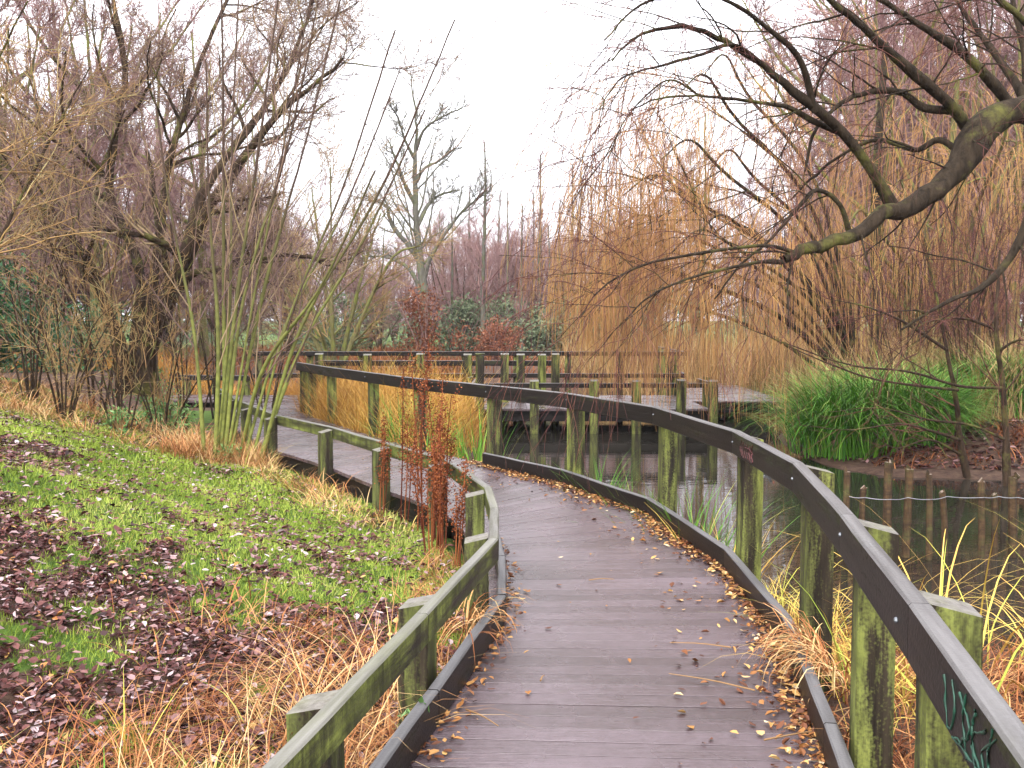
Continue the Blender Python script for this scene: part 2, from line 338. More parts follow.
def planks(name, pairs, pitch, mat, z=0.0, thick=.035, over=.03):
    """planks laid across the strip between matched left/right edge points"""
    A = np.array([p[0] for p in pairs]); B = np.array([p[1] for p in pairs]); mid = (A+B)/2
    s = np.concatenate([[0], np.cumsum(np.linalg.norm(np.diff(mid, axis=0), axis=1))])
    n = int(s[-1]/pitch); Vs, Fs, Ts = [], [], []
    for i in range(n):
        a0, a1 = i*pitch+random.uniform(.0022, .0035), (i+1)*pitch-random.uniform(.0022, .004)
        q = []
        for t in (a0, a1):
            la = np.array([np.interp(t, s, A[:, 0]), np.interp(t, s, A[:, 1])]); lb = np.array([np.interp(t, s, B[:, 0]), np.interp(t, s, B[:, 1])])
            u = (lb-la)/np.linalg.norm(lb-la); q.append((la-u*(over+random.uniform(0, .015)), lb+u*(over+random.uniform(0, .015))))
        c = .0016; fw = (q[1][0]-q[0][0]); fw = fw/np.linalg.norm(fw)
        dz = random.uniform(-.0008, .0008); dz2 = dz+random.uniform(-.0005, .0005)
        b0 = len(Vs)
        for k, e in ((0, dz), (1, dz2)):
            P0, P1 = q[0][k], q[1][k]
            for (pt, zz) in ((P0, -thick), (P0, -c+e), (P0+fw*c, e), (P1-fw*c, e), (P1, -c+e), (P1, -thick)): Vs.append((pt[0], pt[1], z+zz))
        for k in range(6): Fs.append((b0+k, b0+(k+1) % 6, b0+6+(k+1) % 6, b0+6+k))
        Fs.append((b0+0, b0+5, b0+4, b0+1)); Fs.append((b0+1, b0+4, b0+3, b0+2)); Fs.append((b0+6, b0+7, b0+10, b0+11)); Fs.append((b0+7, b0+8, b0+9, b0+10))
        Ts += [random.random()]*12
    return obj(name, np_mesh(name, np.array(Vs), np.array(Fs), Ts), mat, kind="structure")
DECK = [((-1.35, -1.0), (.28, -1.1)), ((-.63, 2.5), (1.0, 2.4)), ((-.36, 3.9), (1.25, 3.8)), ((-.10, 5.3), (1.43, 5.3)), ((-.11, 6.2), (1.45, 6.3)), ((-.17, 7.0), (1.37, 7.1)), ((-.27, 7.4), (1.20, 8.3)), ((-.42, 7.95), (.88, 9.12)), ((-.55, 8.45), (.56, 9.95)), ((-.98, 9.25), (.04, 10.79))]+[(tuple(Lp[i]), tuple(Rp[i])) for i in range(7, len(Lp))]
planks("boardwalk", DECK, .125, M['deck'])
planks("boardwalk", [((-7.7, 22.9), (-7.8, 21.0)), ((-5.8, 22.6), (-5.8, 20.8)), ((4.0, 22.6), (5.8, 20.8)), ((4.2, 28.4), (6.0, 28.4))], .14, M['deck'], z=.001)
planks("boardwalk", [((-.7, 20.76), (-.7, 18.9)), ((3.8, 20.76), (3.8, 18.9))], .14, M['deck'], z=.001)
# bearers below the decks
def bearers(name, polys, mat):
    Vs, Fs = [], []
    for P in polys:
        for i in range(len(P)-1):
            a, b_ = np.array(P[i]), np.array(P[i+1]); d = (b_-a)/np.linalg.norm(b_-a); n = np.array([-d[1], d[0]])*.03; k = len(Vs)
            for pt in (a-n, a+n, b_+n, b_-n):
                Vs.append((*pt, -.24)); Vs.append((*pt, -.037))
            Fs += [(k, k+2, k+3, k+1), (k+2, k+4, k+5, k+3), (k+4, k+6, k+7, k+5), (k+6, k, k+1, k+7), (k, k+6, k+4, k+2), (k+1, k+3, k+5, k+7)]
    return obj(name, np_mesh(name, np.array(Vs), np.array(Fs)), mat, kind="structure")
bearers("boardwalk_bearers", [[(p[0]+.06, p[1]) for p in Lp], [(p[0]-.06, p[1]) for p in Rp], [(-7.7, 21.1), (-5.8, 20.9), (5.7, 20.9), (5.9, 28.3)], [(-7.6, 22.8), (-5.8, 22.5), (4.1, 22.5), (4.3, 28.3)], [(-.62, 20.7), (-.62, 19), (3.72, 19), (3.72, 20.7)]], M['kerb'])

def bolt_mesh(r=.011):
    a = np.arange(10)*TAU/10
    V = [(math.cos(t)*r, math.sin(t)*r, 0) for t in a]+[(math.cos(t)*r*.8, math.sin(t)*r*.8, .006) for t in a]+[(0, 0, .009)]
    F = [(i, (i+1) % 10, 10+(i+1) % 10, 10+i) for i in range(10)]+[(10+i, 10+(i+1) % 10, 20) for i in range(10)]
    me = bpy.data.meshes.new("bolt"); me.from_pydata(V, [], F); me.materials.append(M['bolt']); me.update(); return me
BOLT = bolt_mesh(.009)
def railing(label, pts, top, post_at, side, parent_kw, rail_h=.15, rail_w=.055, post_w=.14, post_d=.13, kerb=None, mats=('rail', 'post'), post_top=None, foot=-.9, bolts=True, group=None, nail_side=None, midrail=None):
    """pts: deck-edge polyline; side +1 posts on the right of travel; top rail inside the posts"""
    P = np.array(pts, float); t = thing("railing", label, "railing", (P[0][0], P[0][1], 0), group)
    for i in range(len(P)-1):
        a, b_ = P[i], P[i+1]
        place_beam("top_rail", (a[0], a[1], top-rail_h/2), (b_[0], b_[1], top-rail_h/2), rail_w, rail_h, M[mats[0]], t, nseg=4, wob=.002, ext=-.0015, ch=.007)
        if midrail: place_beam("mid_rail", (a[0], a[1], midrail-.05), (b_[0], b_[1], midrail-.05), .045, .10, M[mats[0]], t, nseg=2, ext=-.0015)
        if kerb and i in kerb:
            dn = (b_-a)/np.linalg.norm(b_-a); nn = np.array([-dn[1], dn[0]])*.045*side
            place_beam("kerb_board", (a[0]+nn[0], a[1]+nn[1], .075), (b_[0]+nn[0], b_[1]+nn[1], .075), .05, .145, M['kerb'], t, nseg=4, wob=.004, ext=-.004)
    s = np.concatenate([[0], np.cumsum(np.linalg.norm(np.diff(P, axis=0), axis=1))])
    for q in post_at:
        i = min(int(np.searchsorted(s, q, side='right'))-1, len(P)-2); d = (P[i+1]-P[i])/np.linalg.norm(P[i+1]-P[i])
        pt = P[i]+d*(q-s[i]); n = np.array([d[1], -d[0]])*side; c = pt+n*(rail_w/2+post_d/2+.003)
        tp = (post_top if post_top else top-.012)-random.uniform(.0, .02)
        ln = (random.uniform(-.012, .012), random.uniform(-.012, .012))
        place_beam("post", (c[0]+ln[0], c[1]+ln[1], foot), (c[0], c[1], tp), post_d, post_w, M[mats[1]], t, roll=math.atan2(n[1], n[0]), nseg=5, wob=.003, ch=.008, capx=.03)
        if bolts:
            for zz, ox in ((top-rail_h*random.uniform(.35, .6), random.uniform(-.02, .02)),):
                o = bpy.data.objects.new("bolt", BOLT); link(o, t); zax = Vector((-n[0], -n[1], 0)); xax = Vector((d[0], d[1], 0)); yax = zax.cross(xax)
                Rm = Matrix((xax, yax, zax)).transposed().to_4x4(); Rm.translation = Vector((pt[0]-n[0]*(rail_w/2+.0005)+d[0]*ox, pt[1]-n[1]*(rail_w/2+.0005)+d[1]*ox, zz))
                o.matrix_local = Matrix.Translation(t.location).inverted() @ Rm
    return t
def arc(P):
    P = np.array(P, float); return np.concatenate([[0], np.cumsum(np.linalg.norm(np.diff(P, axis=0), axis=1))])
TOPR = .92
sR = arc(Rp[:12])
pR = [1.2, sR[1]+.12, sR[2]-.02, sR[3], sR[4], sR[5]-.05, sR[6], sR[7], (sR[8]+.05), sR[9], sR[10]-.1, sR[11]-.75, sR[11]-.12]
tallrail = railing("tall dark timber handrail on mossy posts curving along the water side of the path", Rp[:12], TOPR, pR, 1, None, kerb=set(range(0, 7)), foot=-.95)
sL = arc(Lp[:12])
pL = [1.6, sL[1]+.55, sL[2]+.28, sL[3]+.14, sL[5]-.05, sL[6]-.02, sL[7]-.05, sL[8]-.1, sL[9]-.05, sL[10]-1.2, sL[10]+.3, sL[11]-1.1]
lowrail = railing("knee-high mossy green timber rail along the grassy bank side of the path", Lp[:12], .455, pL, -1, None, rail_h=.125, rail_w=.055, post_w=.16, post_d=.13, kerb={0, 1, 2, 3, 4}, mats=('mossrail', 'oldpost'), foot=-.75, bolts=False)
railing("far tall handrail running the whole back edge of the crossing walkway", [(-5.9, 22.66), (-1, 22.66), (3.95, 22.66), (4.13, 28.3)], 1.0, np.arange(.1, 15.4, 1.18), -1, None, foot=-.95, bolts=False, rail_h=.10, midrail=.5)
railing("short tall handrail with close-set green posts on the near edge of the crossing walkway", [(-4.1, 20.74), (.98, 20.74)], .86, [.1, 1.1, 2.2, 3.18, 3.95, 4.28, 4.72, 5.0], 1, None, foot=-.95, bolts=False, post_top=1.02, rail_h=.11, post_w=.17)
railing("knee-high rail on green posts round the edge of the pond-dipping platform", [(-.75, 20.3), (-.75, 18.85), (3.85, 18.85), (3.85, 20.6)], .50, [.3, 2.62, 3.75, 4.55, 5.4, 6.0, 7.4], 1, None, foot=-.95, bolts=False, post_top=.58, rail_h=.09, post_w=.17)
railing("knee-high rail behind the branch of the walkway heading left to land", [(-7.7, 22.97), (-6.0, 22.70)], .45, [.15, .85, 1.6], -1, None, foot=-.7, bolts=False, rail_h=.12)
# two lone tall green posts standing in front of the platform
for (u, Yp, tp, lb) in ((480, 18.0, 1.07, "tall green mossy post in the water by the left corner of the platform"),):
    x = (u-512)/F_PX*Yp; t = thing("mooring_post", lb, "post", (x, Yp, 0))
    place_beam("post", (x, Yp, -1 if Yp < 18.5 else (.0 if u > 500 else -1)), (x, Yp, tp), .15, .17, M['post'], t, nseg=4, wob=.003, capx=.03)
    place_beam("post_cap", (x, Yp, tp+.001), (x, Yp, tp+.02), .17, .19, M['mossrail'], t)

# marker scribbles on the rail face (illegible in the photograph)
def scribble(name, a, b_, strokes, mat, parent, top, hgt):
    a, b_ = np.array(a), np.array(b_); L = np.linalg.norm(b_-a); d = (b_-a)/L; n = np.array([-d[1], d[0]])
    parts = []
    for s in strokes:
        q = catmull(s, 14); q = q+np.random.default_rng(len(parts)+5).normal(0, .004, q.shape)*[1, 6]; P = np.zeros((1, 14, 3)); P[0, :, 0] = a[0]+d[0]*q[:, 0]+n[0]*.0285; P[0, :, 1] = a[1]+d[1]*q[:, 0]+n[1]*.0285; P[0, :, 2] = top-hgt*q[:, 1]
        parts.append(tubes(P, np.full((1, 14), .0027)*np.random.default_rng(len(parts)).uniform(.4, 1.5, (1, 14)), 5))
    V, F_, T_ = merge(parts); V -= np.array(parent.location); o = obj(name, np_mesh(name, V, F_), mat, parent)
    return o
for k in range(2): pass
scribble("green_graffiti", Rp[0], Rp[1], [[(x, .1), (x+.02, .5), (x-.01, .9)] for x in (3.02, 3.13, 3.2)]+[[(3.0, .15), (3.08, .5), (3.02, .85), (3.1, .95)], [(3.25, .2), (3.17, .5), (3.27, .9)], [(3.06, .2), (3.15, .55), (3.05, .9)], [(3.31, .15), (3.28, .6), (3.34, .9), (3.38, .3)], [(3.0, .9), (3.15, .8), (3.3, .95)]], M['paint_green'], tallrail, TOPR, .15)
scribble("red_graffiti", Rp[3], Rp[4], [[(.9+i*.06, .2), (.93+i*.06, .5), (.89+i*.06, .85), (.95+i*.06, .6)] for i in range(6)]+[[(.88, .5), (1.05, .4), (1.25, .55)]], M['paint_red'], tallrail, TOPR, .15)

# ------------------------------------------------------------------ stakes with wire
def stake_row():
    us = [(850, 8.75, .30), (866, 8.7, .16), (893, 8.6, .40), (909, 8.7, .33), (932, 8.6, .30), (948, 8.75, .12), (985, 8.7, .22), (1000, 8.75, .10), (1019, 8.7, .26), (1040, 8.65, .25), (1075, 8.7, .3)]
    t = thing("stake_fence", "row of rough brown stakes strung with grey wire standing in the water at right", "fence", (3.1, 8.8, WZ))
    pts = []
    for (u, y, z) in us:
        x = (u-512)/F_PX*y; r = random.uniform(.026, .042)
        P = catmull([(x, y, -1.0), (x+random.uniform(-.02, .02), y, -.3), (x+random.uniform(-.03, .03), y, z-.03), (x+random.uniform(-.03, .03), y, z)], 8)[None]
        R = np.full((1, 8), r); R[0, -1] = r*.55; R *= np.random.default_rng(int(u)).uniform(.93, 1.07, (1, 8))
        V, F_, _ = tubes(P, R, 9); V = np.vstack([V, P[0, -1:]+[0, 0, .004]]); k = 7*9; tri = np.array([(k+i, k+(i+1) % 9, 72) for i in range(9)])
        V = V-np.array(t.location); obj("stake", np_mesh("stake", V, [F_, tri]), M['stake'], t); pts.append((x, y-.05, .09))
    ps = []
    for i in range(len(pts)-1):
        a, b_ = np.array(pts[i]), np.array(pts[i+1]); q = np.linspace(0, 1, 8)[:, None]; P = a*(1-q)+b_*q; P[:, 2] -= .008*np.sin(q[:, 0]*math.pi); ps.append(tubes(P[None], np.full((1, 8), .0035), 4))
    V, F_, _ = merge(ps); obj("wire", np_mesh("wire", V-np.array(t.location), F_), M['wire'], t)
stake_row()

# ------------------------------------------------------------------ bare trees
def grow(S, D, L, K, wander, trop, rg):
    N = len(S); P = np.zeros((N, K, 3)); P[:, 0] = S; d = nrm(D); seg = (L/(K-1))[:, None]
    tr = np.array(trop, float)
    for k in range(1, K):
        d = nrm(d+rg.normal(0, wander, (N, 3))+tr); P[:, k] = P[:, k-1]+d*seg
    return P
def spawn(P, R, Ls, n, tmin, tmax, ang, lenf, radf, rg, taper=.45, tpow=1.0):
    N, K, _ = P.shape; idx = np.repeat(np.arange(N), n); t = tmin+(tmax-tmin)*rg.random(len(idx))**tpow
    f = t*(K-1); i = np.minimum(f.astype(int), K-2); fr = (f-i)[:, None]
    S = P[idx, i]*(1-fr)+P[idx, i+1]*fr; T = nrm(P[idx, i+1]-P[idx, i]); r = R[idx, i]*(1-fr[:, 0])+R[idx, i+1]*fr[:, 0]
    q = nrm(rg.normal(0, 1, S.shape)); q = nrm(q-T*np.sum(q*T, -1, keepdims=True))
    a = np.radians(ang)*rg.uniform(.65, 1.35, len(idx))[:, None].reshape(-1, 1)
    D = T*np.cos(a)+q*np.sin(a); L = Ls[idx]*lenf*rg.uniform(.55, 1.25, len(idx))*(1-taper*t)
    return S, D, L, r*radf
def lin_r(r0, r1, K): return r0[:, None]+(r1-r0)[:, None]*np.linspace(0, 1, K)[None]
def tree(name, label, cat, limbs, levels, mats, loc, group=None, seed=1, trunk_sides=9, split=1, build=True, rmin=.002):
    """limbs: list of (points Nx3, r0, r1) in world space; levels: dicts of branching rules. Levels < split join the trunk part."""
    rg = np.random.default_rng(seed); K0 = 30; loc = np.array(loc, float)
    P = []; R = []; Ls = []
    for pts, r0, r1 in limbs:
        q = catmull(pts, K0); q = q+rg.normal(0, r0*.12, q.shape)*np.linspace(0, 1, K0)[:, None]; P.append(q); t = np.linspace(0, 1, K0); R.append((r0+(r1-r0)*t**.8)*(1+.10*np.interp(t, np.linspace(0, 1, 12), rg.normal(0, 1, 12))))
        Ls.append(np.linalg.norm(np.diff(q, axis=0), axis=1).sum())
    P, R, Ls = np.array(P), np.array(R), np.array(Ls)
    trunk = [tubes(P-loc, R, trunk_sides, rg.random(len(P)))]; crown = []
    for li, lv in enumerate(levels):
        nn = lv['n']
        S, D, L, r = spawn(P, R, Ls, nn, lv.get('t0', .2), lv.get('t1', 1), lv['ang'], lv['lenf'], lv.get('radf', .6), rg, lv.get('taper', .45), lv.get('tpow', 1))
        if 'bias' in lv: D = nrm(D+np.array(lv['bias']))
        if 'Lmin' in lv: L = np.maximum(L, lv['Lmin']*rg.uniform(.7, 1.3, len(L)))
        r = np.maximum(r, lv.get('rmin', rmin))
        if 'rmax' in lv: r = np.minimum(r, lv['rmax'])
        K = lv.get('K', 5); P = grow(S, D, L, K, lv.get('wander', .15), lv.get('trop', (0, 0, .03)), rg); R = lin_r(r, np.maximum(r*.35, rmin*.6), K); Ls = L
        (trunk if li < split else crown).append(tubes(P-loc, R, lv.get('sides', 3 if li >= split else 6), rg.random(len(P))))
    root = thing(name, label, cat, tuple(loc), group)
    V, F_, T_ = merge(trunk); obj("trunk", np_mesh("trunk", V, F_, T_, True), M[mats[0]], root)
    if crown:
        V, F_, T_ = merge(crown); obj("crown", np_mesh("crown", V, F_, T_), M[mats[1]], root)
    return root
def copy_thing(root, loc, rotz, scale, label=None, group=None):
    r = root.copy(); C.objects.link(r); r.location = loc; r.rotation_euler = (0, 0, rotz); r.scale = scale
    if label: r['label'] = label
    if group: r['group'] = group
    for ch in list(root.children):
        c = ch.copy(); C.objects.link(c); c.parent = r
        for g_ in ch.children:
            d = g_.copy(); C.objects.link(d); d.parent = c
    return r

def px(pts, Y0, Y1=None):
    n = len(pts); Y1 = Y0 if Y1 is None else Y1
    return [at(u, v, Y0+(Y1-Y0)*i/max(1, n-1)) for i, (u, v) in enumerate(pts)]
def gz(x, y): return float(H(np.array([x]), np.array([y]))[0])

# 1 big mossy tree at left, several leaning trunks
b0 = at(138, 395, 16.5)
limbs = [(px([(146, 392), (150, 345), (163, 315), (184, 260), (206, 213), (236, 169), (262, 133), (300, 95), (345, 60)], 16.5, 15), .20, .02),
         (px([(124, 392), (121, 345), (109, 315), (91, 267), (73, 240), (47, 214), (10, 170), (-30, 120)], 16.5, 15), .13, .02),
         (px([(136, 392), (138, 330), (142, 286), (128, 235), (109, 195), (115, 130), (125, 70), (113, 0), (108, -70)], 16.6, 17), .14, .02),
         (px([(150, 350), (152, 290), (160, 235), (168, 170), (184, 110), (205, 50), (235, -20), (255, -80)], 16.4, 18), .10, .02),
         (px([(164, 312), (190, 276), (215, 270), (250, 262), (290, 255), (330, 262)], 16.2, 14.5), .08, .02),
         (px([(184, 260), (200, 200), (232, 150), (270, 100), (300, 40), (320, -20)], 16, 17.5), .10, .02)]
tree("willow_tree", "big mossy many-trunked tree leaning right, tangled purplish twigs, at the back of the left bank", "tree", limbs,
     [dict(n=13, ang=48, lenf=.34, K=9, wander=.16, trop=(0, 0, .05), radf=.55, t0=.28, taper=.3),
      dict(n=11, ang=45, lenf=.50, K=7, wander=.18, trop=(.02, 0, .03), radf=.5, t0=.15, rmin=.007),
      dict(n=6, ang=42, lenf=.52, K=5, wander=.2, radf=.5, rmin=.005, rmax=.008, Lmin=.35),
      dict(n=3, ang=40, lenf=.6, K=4, wander=.2, radf=.6, rmin=.0035, rmax=.005, Lmin=.2)],
     ('bark_dark', 'tw_purple'), b0, seed=11, split=1, rmin=.003)
# 2 orange twigged bush at far left, nearer
x0, y0 = -6.9, 11.5
limbs = [([(x0+dx*.2, y0+dy*.1, gz(x0, y0)-.1), (x0+dx, y0+dy, 2.1+h), (x0+dx*1.9, y0+dy*1.5, 3.4+h), (x0+dx*3, y0+dy*1.8, 4.6+h)], .04, .008) for dx, dy, h in ((.3, -.3, 0), (.7, -.8, .2), (-.2, .3, .4), (.5, .8, .3), (0, -.5, .1))]
tree("thorn_tree", "scrubby tree with thin orange-brown twigs at the left edge of the bank", "tree", limbs,
     [dict(n=11, ang=45, lenf=.42, K=8, wander=.13, trop=(.04, -.01, -.005), radf=.5, t0=.3, taper=.25),
      dict(n=9, ang=40, lenf=.55, K=6, wander=.15, trop=(.02, 0, -.01), radf=.5, rmin=.005, t0=.1),
      dict(n=5, ang=40, lenf=.5, K=4, wander=.15, radf=.6, rmin=.003, rmax=.004, Lmin=.2)],
     ('bark_dark', 'tw_tan'), (x0, y0, gz(x0, y0)), seed=5, split=0, rmin=.0025)
# 3 pale tan willow behind, centre left
bx, by = at(335, 360, 30)[0], 30
limbs = [([(bx, by, -.3), (bx+dx*.4, by+dy, 1.6), (bx+dx, by+dy, 3.6), (bx+dx*1.5, by+dy, 5.6+h)], .10, .02) for dx, dy, h in ((-1.2, 0, 0), (.9, .5, -.6), (0, -.4, .6), (-2.2, .3, -.4), (1.7, .3, -1.6), (-.5, .6, .2))]
tree("willow_bush", "pale tan bushy willow beyond the left end of the crossing walkway", "tree", limbs,
     [dict(n=10, ang=40, lenf=.45, K=7, wander=.10, trop=(0, 0, .05), radf=.5, t0=.15), dict(n=10, ang=35, lenf=.55, K=5, wander=.12, trop=(0, 0, .03), rmin=.008, radf=.5, t0=.1), dict(n=5, ang=32, lenf=.5, K=4, wander=.12, rmin=.006, rmax=.008, Lmin=.4)],
     ('bark_olive', 'tw_tan'), (bx, by, -.3), seed=8, split=1)
# 4 green stemmed shrub in front
sx, sy = -3.62, 12.6; sz = gz(sx, sy)-.05
tips = [(150, 60, .3), (206, 60, 0), (222, -30, .2), (285, -60, .5), (330, -60, 0), (352, -50, .6), (395, 30, .3), (455, 20, -.3), (425, 110, .4), (375, 170, -.7), (240, -30, .9), (400, 70, .8), (310, 0, .2)]
limbs = []
for i, (u, v, dy) in enumerate(tips):
    e = at(u, v, sy+dy*1.6); b1 = (sx+(u-290)*.0019+random.uniform(-.12, .12), sy+random.uniform(-.2, .2), sz)
    m1 = tuple(b1[k]*.72+e[k]*.28+((u-250)*.0006 if k == 0 else 0)*-1 for k in range(3)); m2 = tuple(b1[k]*.36+e[k]*.64 for k in range(3))
    m1 = (m1[0]+random.uniform(-.08, .08), m1[1], m1[2]+.25); limbs.append(([b1, m1, m2, e], random.uniform(.020, .036), .010))
tree("coppiced_shrub", "tall fan of straight green stems sprouting from one stool on the left bank", "shrub", limbs,
     [dict(n=8, ang=24, lenf=.34, K=8, wander=.05, trop=(.01, 0, .03), radf=.45, t0=.22, rmax=.014, taper=.3), dict(n=4, ang=26, lenf=.4, K=5, wander=.07, radf=.5, rmin=.003, trop=(0, 0, .03))],
     ('bark_green', 'tw_purple'), (sx, sy, sz), seed=21, split=0, rmin=.003, trunk_sides=8)
# thin understorey shrubs on the left bank
UND = [(30, 14.0, 2.6, "thin dark shrub at the far left in front of the laurel", .5), (95, 15.2, 3.2, "slender shrub left of the mossy trunks", .6), (185, 15.8, 3.0, "slender arching shrub right of the leaning mossy trunk", .5), (160, 14.2, 1.6, "low reddish shrub in front of the mossy trunks", .6), (265, 19.0, 2.6, "thin shrub by the left end of the crossing walkway", .6), (62, 12.6, 1.5, "short bare shrub rising from the straw tussock at left", .45), (215, 18.5, 3.4, "tall slim shrub behind the green stems", .5), (120, 13.4, 2.2, "bare shrub with upright twigs before the forked trunk", .4)]
for i, (u, yy, hh, lb, sp) in enumerate(UND):
    xx = (u-512)/F_PX*yy; zz = gz(xx, yy)-.05; rgu = np.random.default_rng(300+i); limbs = []
    for k in range(8):
        dx, dy = rgu.normal(0, sp, 2); limbs.append(([(xx+dx*.1, yy+dy*.1, zz), (xx+dx*.4, yy+dy*.4, zz+hh*.4), (xx+dx*.9, yy+dy*.9, zz+hh*rgu.uniform(.7, .9)), (xx+dx*1.5, yy+dy*1.5, zz+hh*rgu.uniform(.9, 1.3))], .016, .004))
    tree("bare_shrub", lb, "shrub", limbs, [dict(n=9, ang=38, lenf=.35, K=7, wander=.14, trop=(0, 0, .03), radf=.5, t0=.15, rmin=.004), dict(n=6, ang=38, lenf=.5, K=5, wander=.15, rmin=.003, rmax=.004)], ('bark_dark', 'tw_tan' if i % 2 else 'tw_purple'), (xx, yy, zz), seed=310+i, split=0, rmin=.0025, trunk_sides=6)
# 5 central bare tree
cx0 = at(424, 340, 42); Yc = 42
limbs = [(px([(424, 352), (425, 300), (420, 262), (416, 215), (415, 160), (416, 120), (410, 70)], Yc), .25, .02),
         (px([(424, 280), (432, 255), (455, 220), (475, 200), (491, 185)], Yc, Yc-1), .11, .015),
         (px([(421, 262), (408, 245), (392, 225), (385, 205), (368, 200)], Yc, Yc+1), .15, .03),
         (px([(418, 225), (428, 205), (440, 195), (456, 190)], Yc, Yc+1.5), .11, .03),
         (px([(416, 205), (405, 185), (398, 165), (388, 140)], Yc, Yc-1), .11, .03),
         (px([(416, 180), (425, 168), (440, 160), (455, 148)], Yc, Yc+.8), .09, .03),
         (px([(424, 300), (410, 270), (388, 258), (368, 256)], Yc, Yc+1), .12, .03),
         (px([(416, 150), (424, 130), (440, 118), (462, 108)], Yc, Yc-1), .08, .03),
         (px([(415, 160), (405, 140), (398, 118), (392, 108)], Yc, Yc-1), .07, .03)]
tree("ash_tree", "bare pale-trunked tree standing alone against the sky near the centre", "tree", limbs,
     [dict(n=15, ang=42, lenf=.36, K=7, wander=.13, trop=(0, 0, .08), radf=.4, t0=.3, rmin=.02, rmax=.05, taper=.3), dict(n=8, ang=38, lenf=.5, K=5, wander=.13, trop=(0, 0, .05), radf=.5, rmin=.012), dict(n=4, ang=35, lenf=.55, K=4, rmin=.008, rmax=.010)],
     ('bark_grey', 'tw_grey'), cx0, seed=31, split=1, rmin=.01)
# 6 overhanging willow at right: one heavy limb
Yw = 9.2
W = [(px([(1190, 420), (1150, 300), (1100, 180), (1060, 120), (1024, 108)], 10.6, 9.6), .26, .165),
     (px([(1040, 108), (1010, 112), (985, 127), (960, 165), (935, 190), (905, 208), (880, 216), (850, 235), (815, 248), (782, 262)], 9.6, 8.4), .165, .036),
     (px([(974, 140), (950, 105), (897, 59), (860, 25), (830, 0), (790, -40), (750, -60)], 9.5, 8.2), .062, .012),
     (px([(1010, 105), (990, 80), (960, 51), (920, 25), (886, 2), (840, -30)], 9.6, 9.0), .062, .015),
     (px([(893, 207), (868, 165), (843, 133), (820, 112), (796, 94), (768, 70), (741, 51), (712, 35), (680, 26), (640, 34), (612, 62)], 9.0, 7.8), .062, .006),
     (px([(838, 132), (815, 122), (790, 108), (770, 104), (740, 100), (700, 96), (660, 98), (628, 112)], 8.9, 7.6), .028, .005),
     (px([(1030, 105), (1010, 75), (985, 40), (960, 5), (930, -50)], 9.7, 10.5), .05, .015),
     (px([(1024, 120), (1026, 60), (1015, 10), (1005, -40)], 9.8, 10.2), .05, .015),
     (px([(960, 110), (925, 108), (900, 92), (870, 92), (840, 104), (815, 130), (805, 170)], 9.4, 8.8), .045, .01),
     (px([(968, 160), (940, 140), (915, 150), (880, 140), (850, 150), (815, 175), (790, 200)], 9.3, 10), .035, .008),
     (px([(782, 262), (760, 262), (730, 268), (690, 278), (650, 296), (625, 320)], 8.4, 7.6), .022, .004),
     (px([(800, 254), (770, 246), (735, 248), (690, 255), (640, 266), (600, 290), (580, 318)], 8.5, 7.4), .020, .004),
     (px([(850, 235), (840, 205), (818, 190), (800, 205), (770, 240), (740, 265), (715, 300)], 8.8, 8.2), .028, .006),
     (px([(770, 70), (735, 45), (700, 55), (660, 66), (622, 78), (598, 110)], 8.4, 7.4), .020, .004),
     (px([(815, 112), (800, 60), (770, 30), (735, 5), (690, -10), (640, 5), (605, 40)], 8.6, 7.5), .03, .005),
     (px([(1060, 130), (1020, 240), (985, 285), (950, 300), (900, 330)], 9.6, 9.0), .05, .01),
     (px([(1045, 120), (1050, 60), (1000, 0), (900, -60), (800, -110)], 9.8, 8.8), .05, .012),
     (px([(700, 96), (672, 80), (650, 92), (625, 120), (608, 160)], 8.0, 7.2), .010, .003)]
tree("weeping_willow", "large weeping willow whose thick dark mossy limb reaches in from the right over the pond", "tree", W,
     [dict(n=9, ang=48, lenf=.22, K=10, wander=.10, trop=(-.02, -.01, -.04), radf=.38, t0=.22, rmin=.004, rmax=.011, Lmin=.8, sides=5, bias=(-.2, 0, .2)),
      dict(n=5, ang=40, lenf=.62, K=9, wander=.09, trop=(-.01, 0, -.12), radf=.5, t0=.15, rmin=.003, rmax=.005, Lmin=.6),
      dict(n=2, ang=28, lenf=.7, K=7, wander=.08, trop=(0, 0, -.16), radf=.6, rmin=.002, rmax=.0027, Lmin=.4)],
     ('bark_willow', 'tw_red'), at(1190, 420, 10.6), seed=41, split=1, rmin=.002, trunk_sides=10)
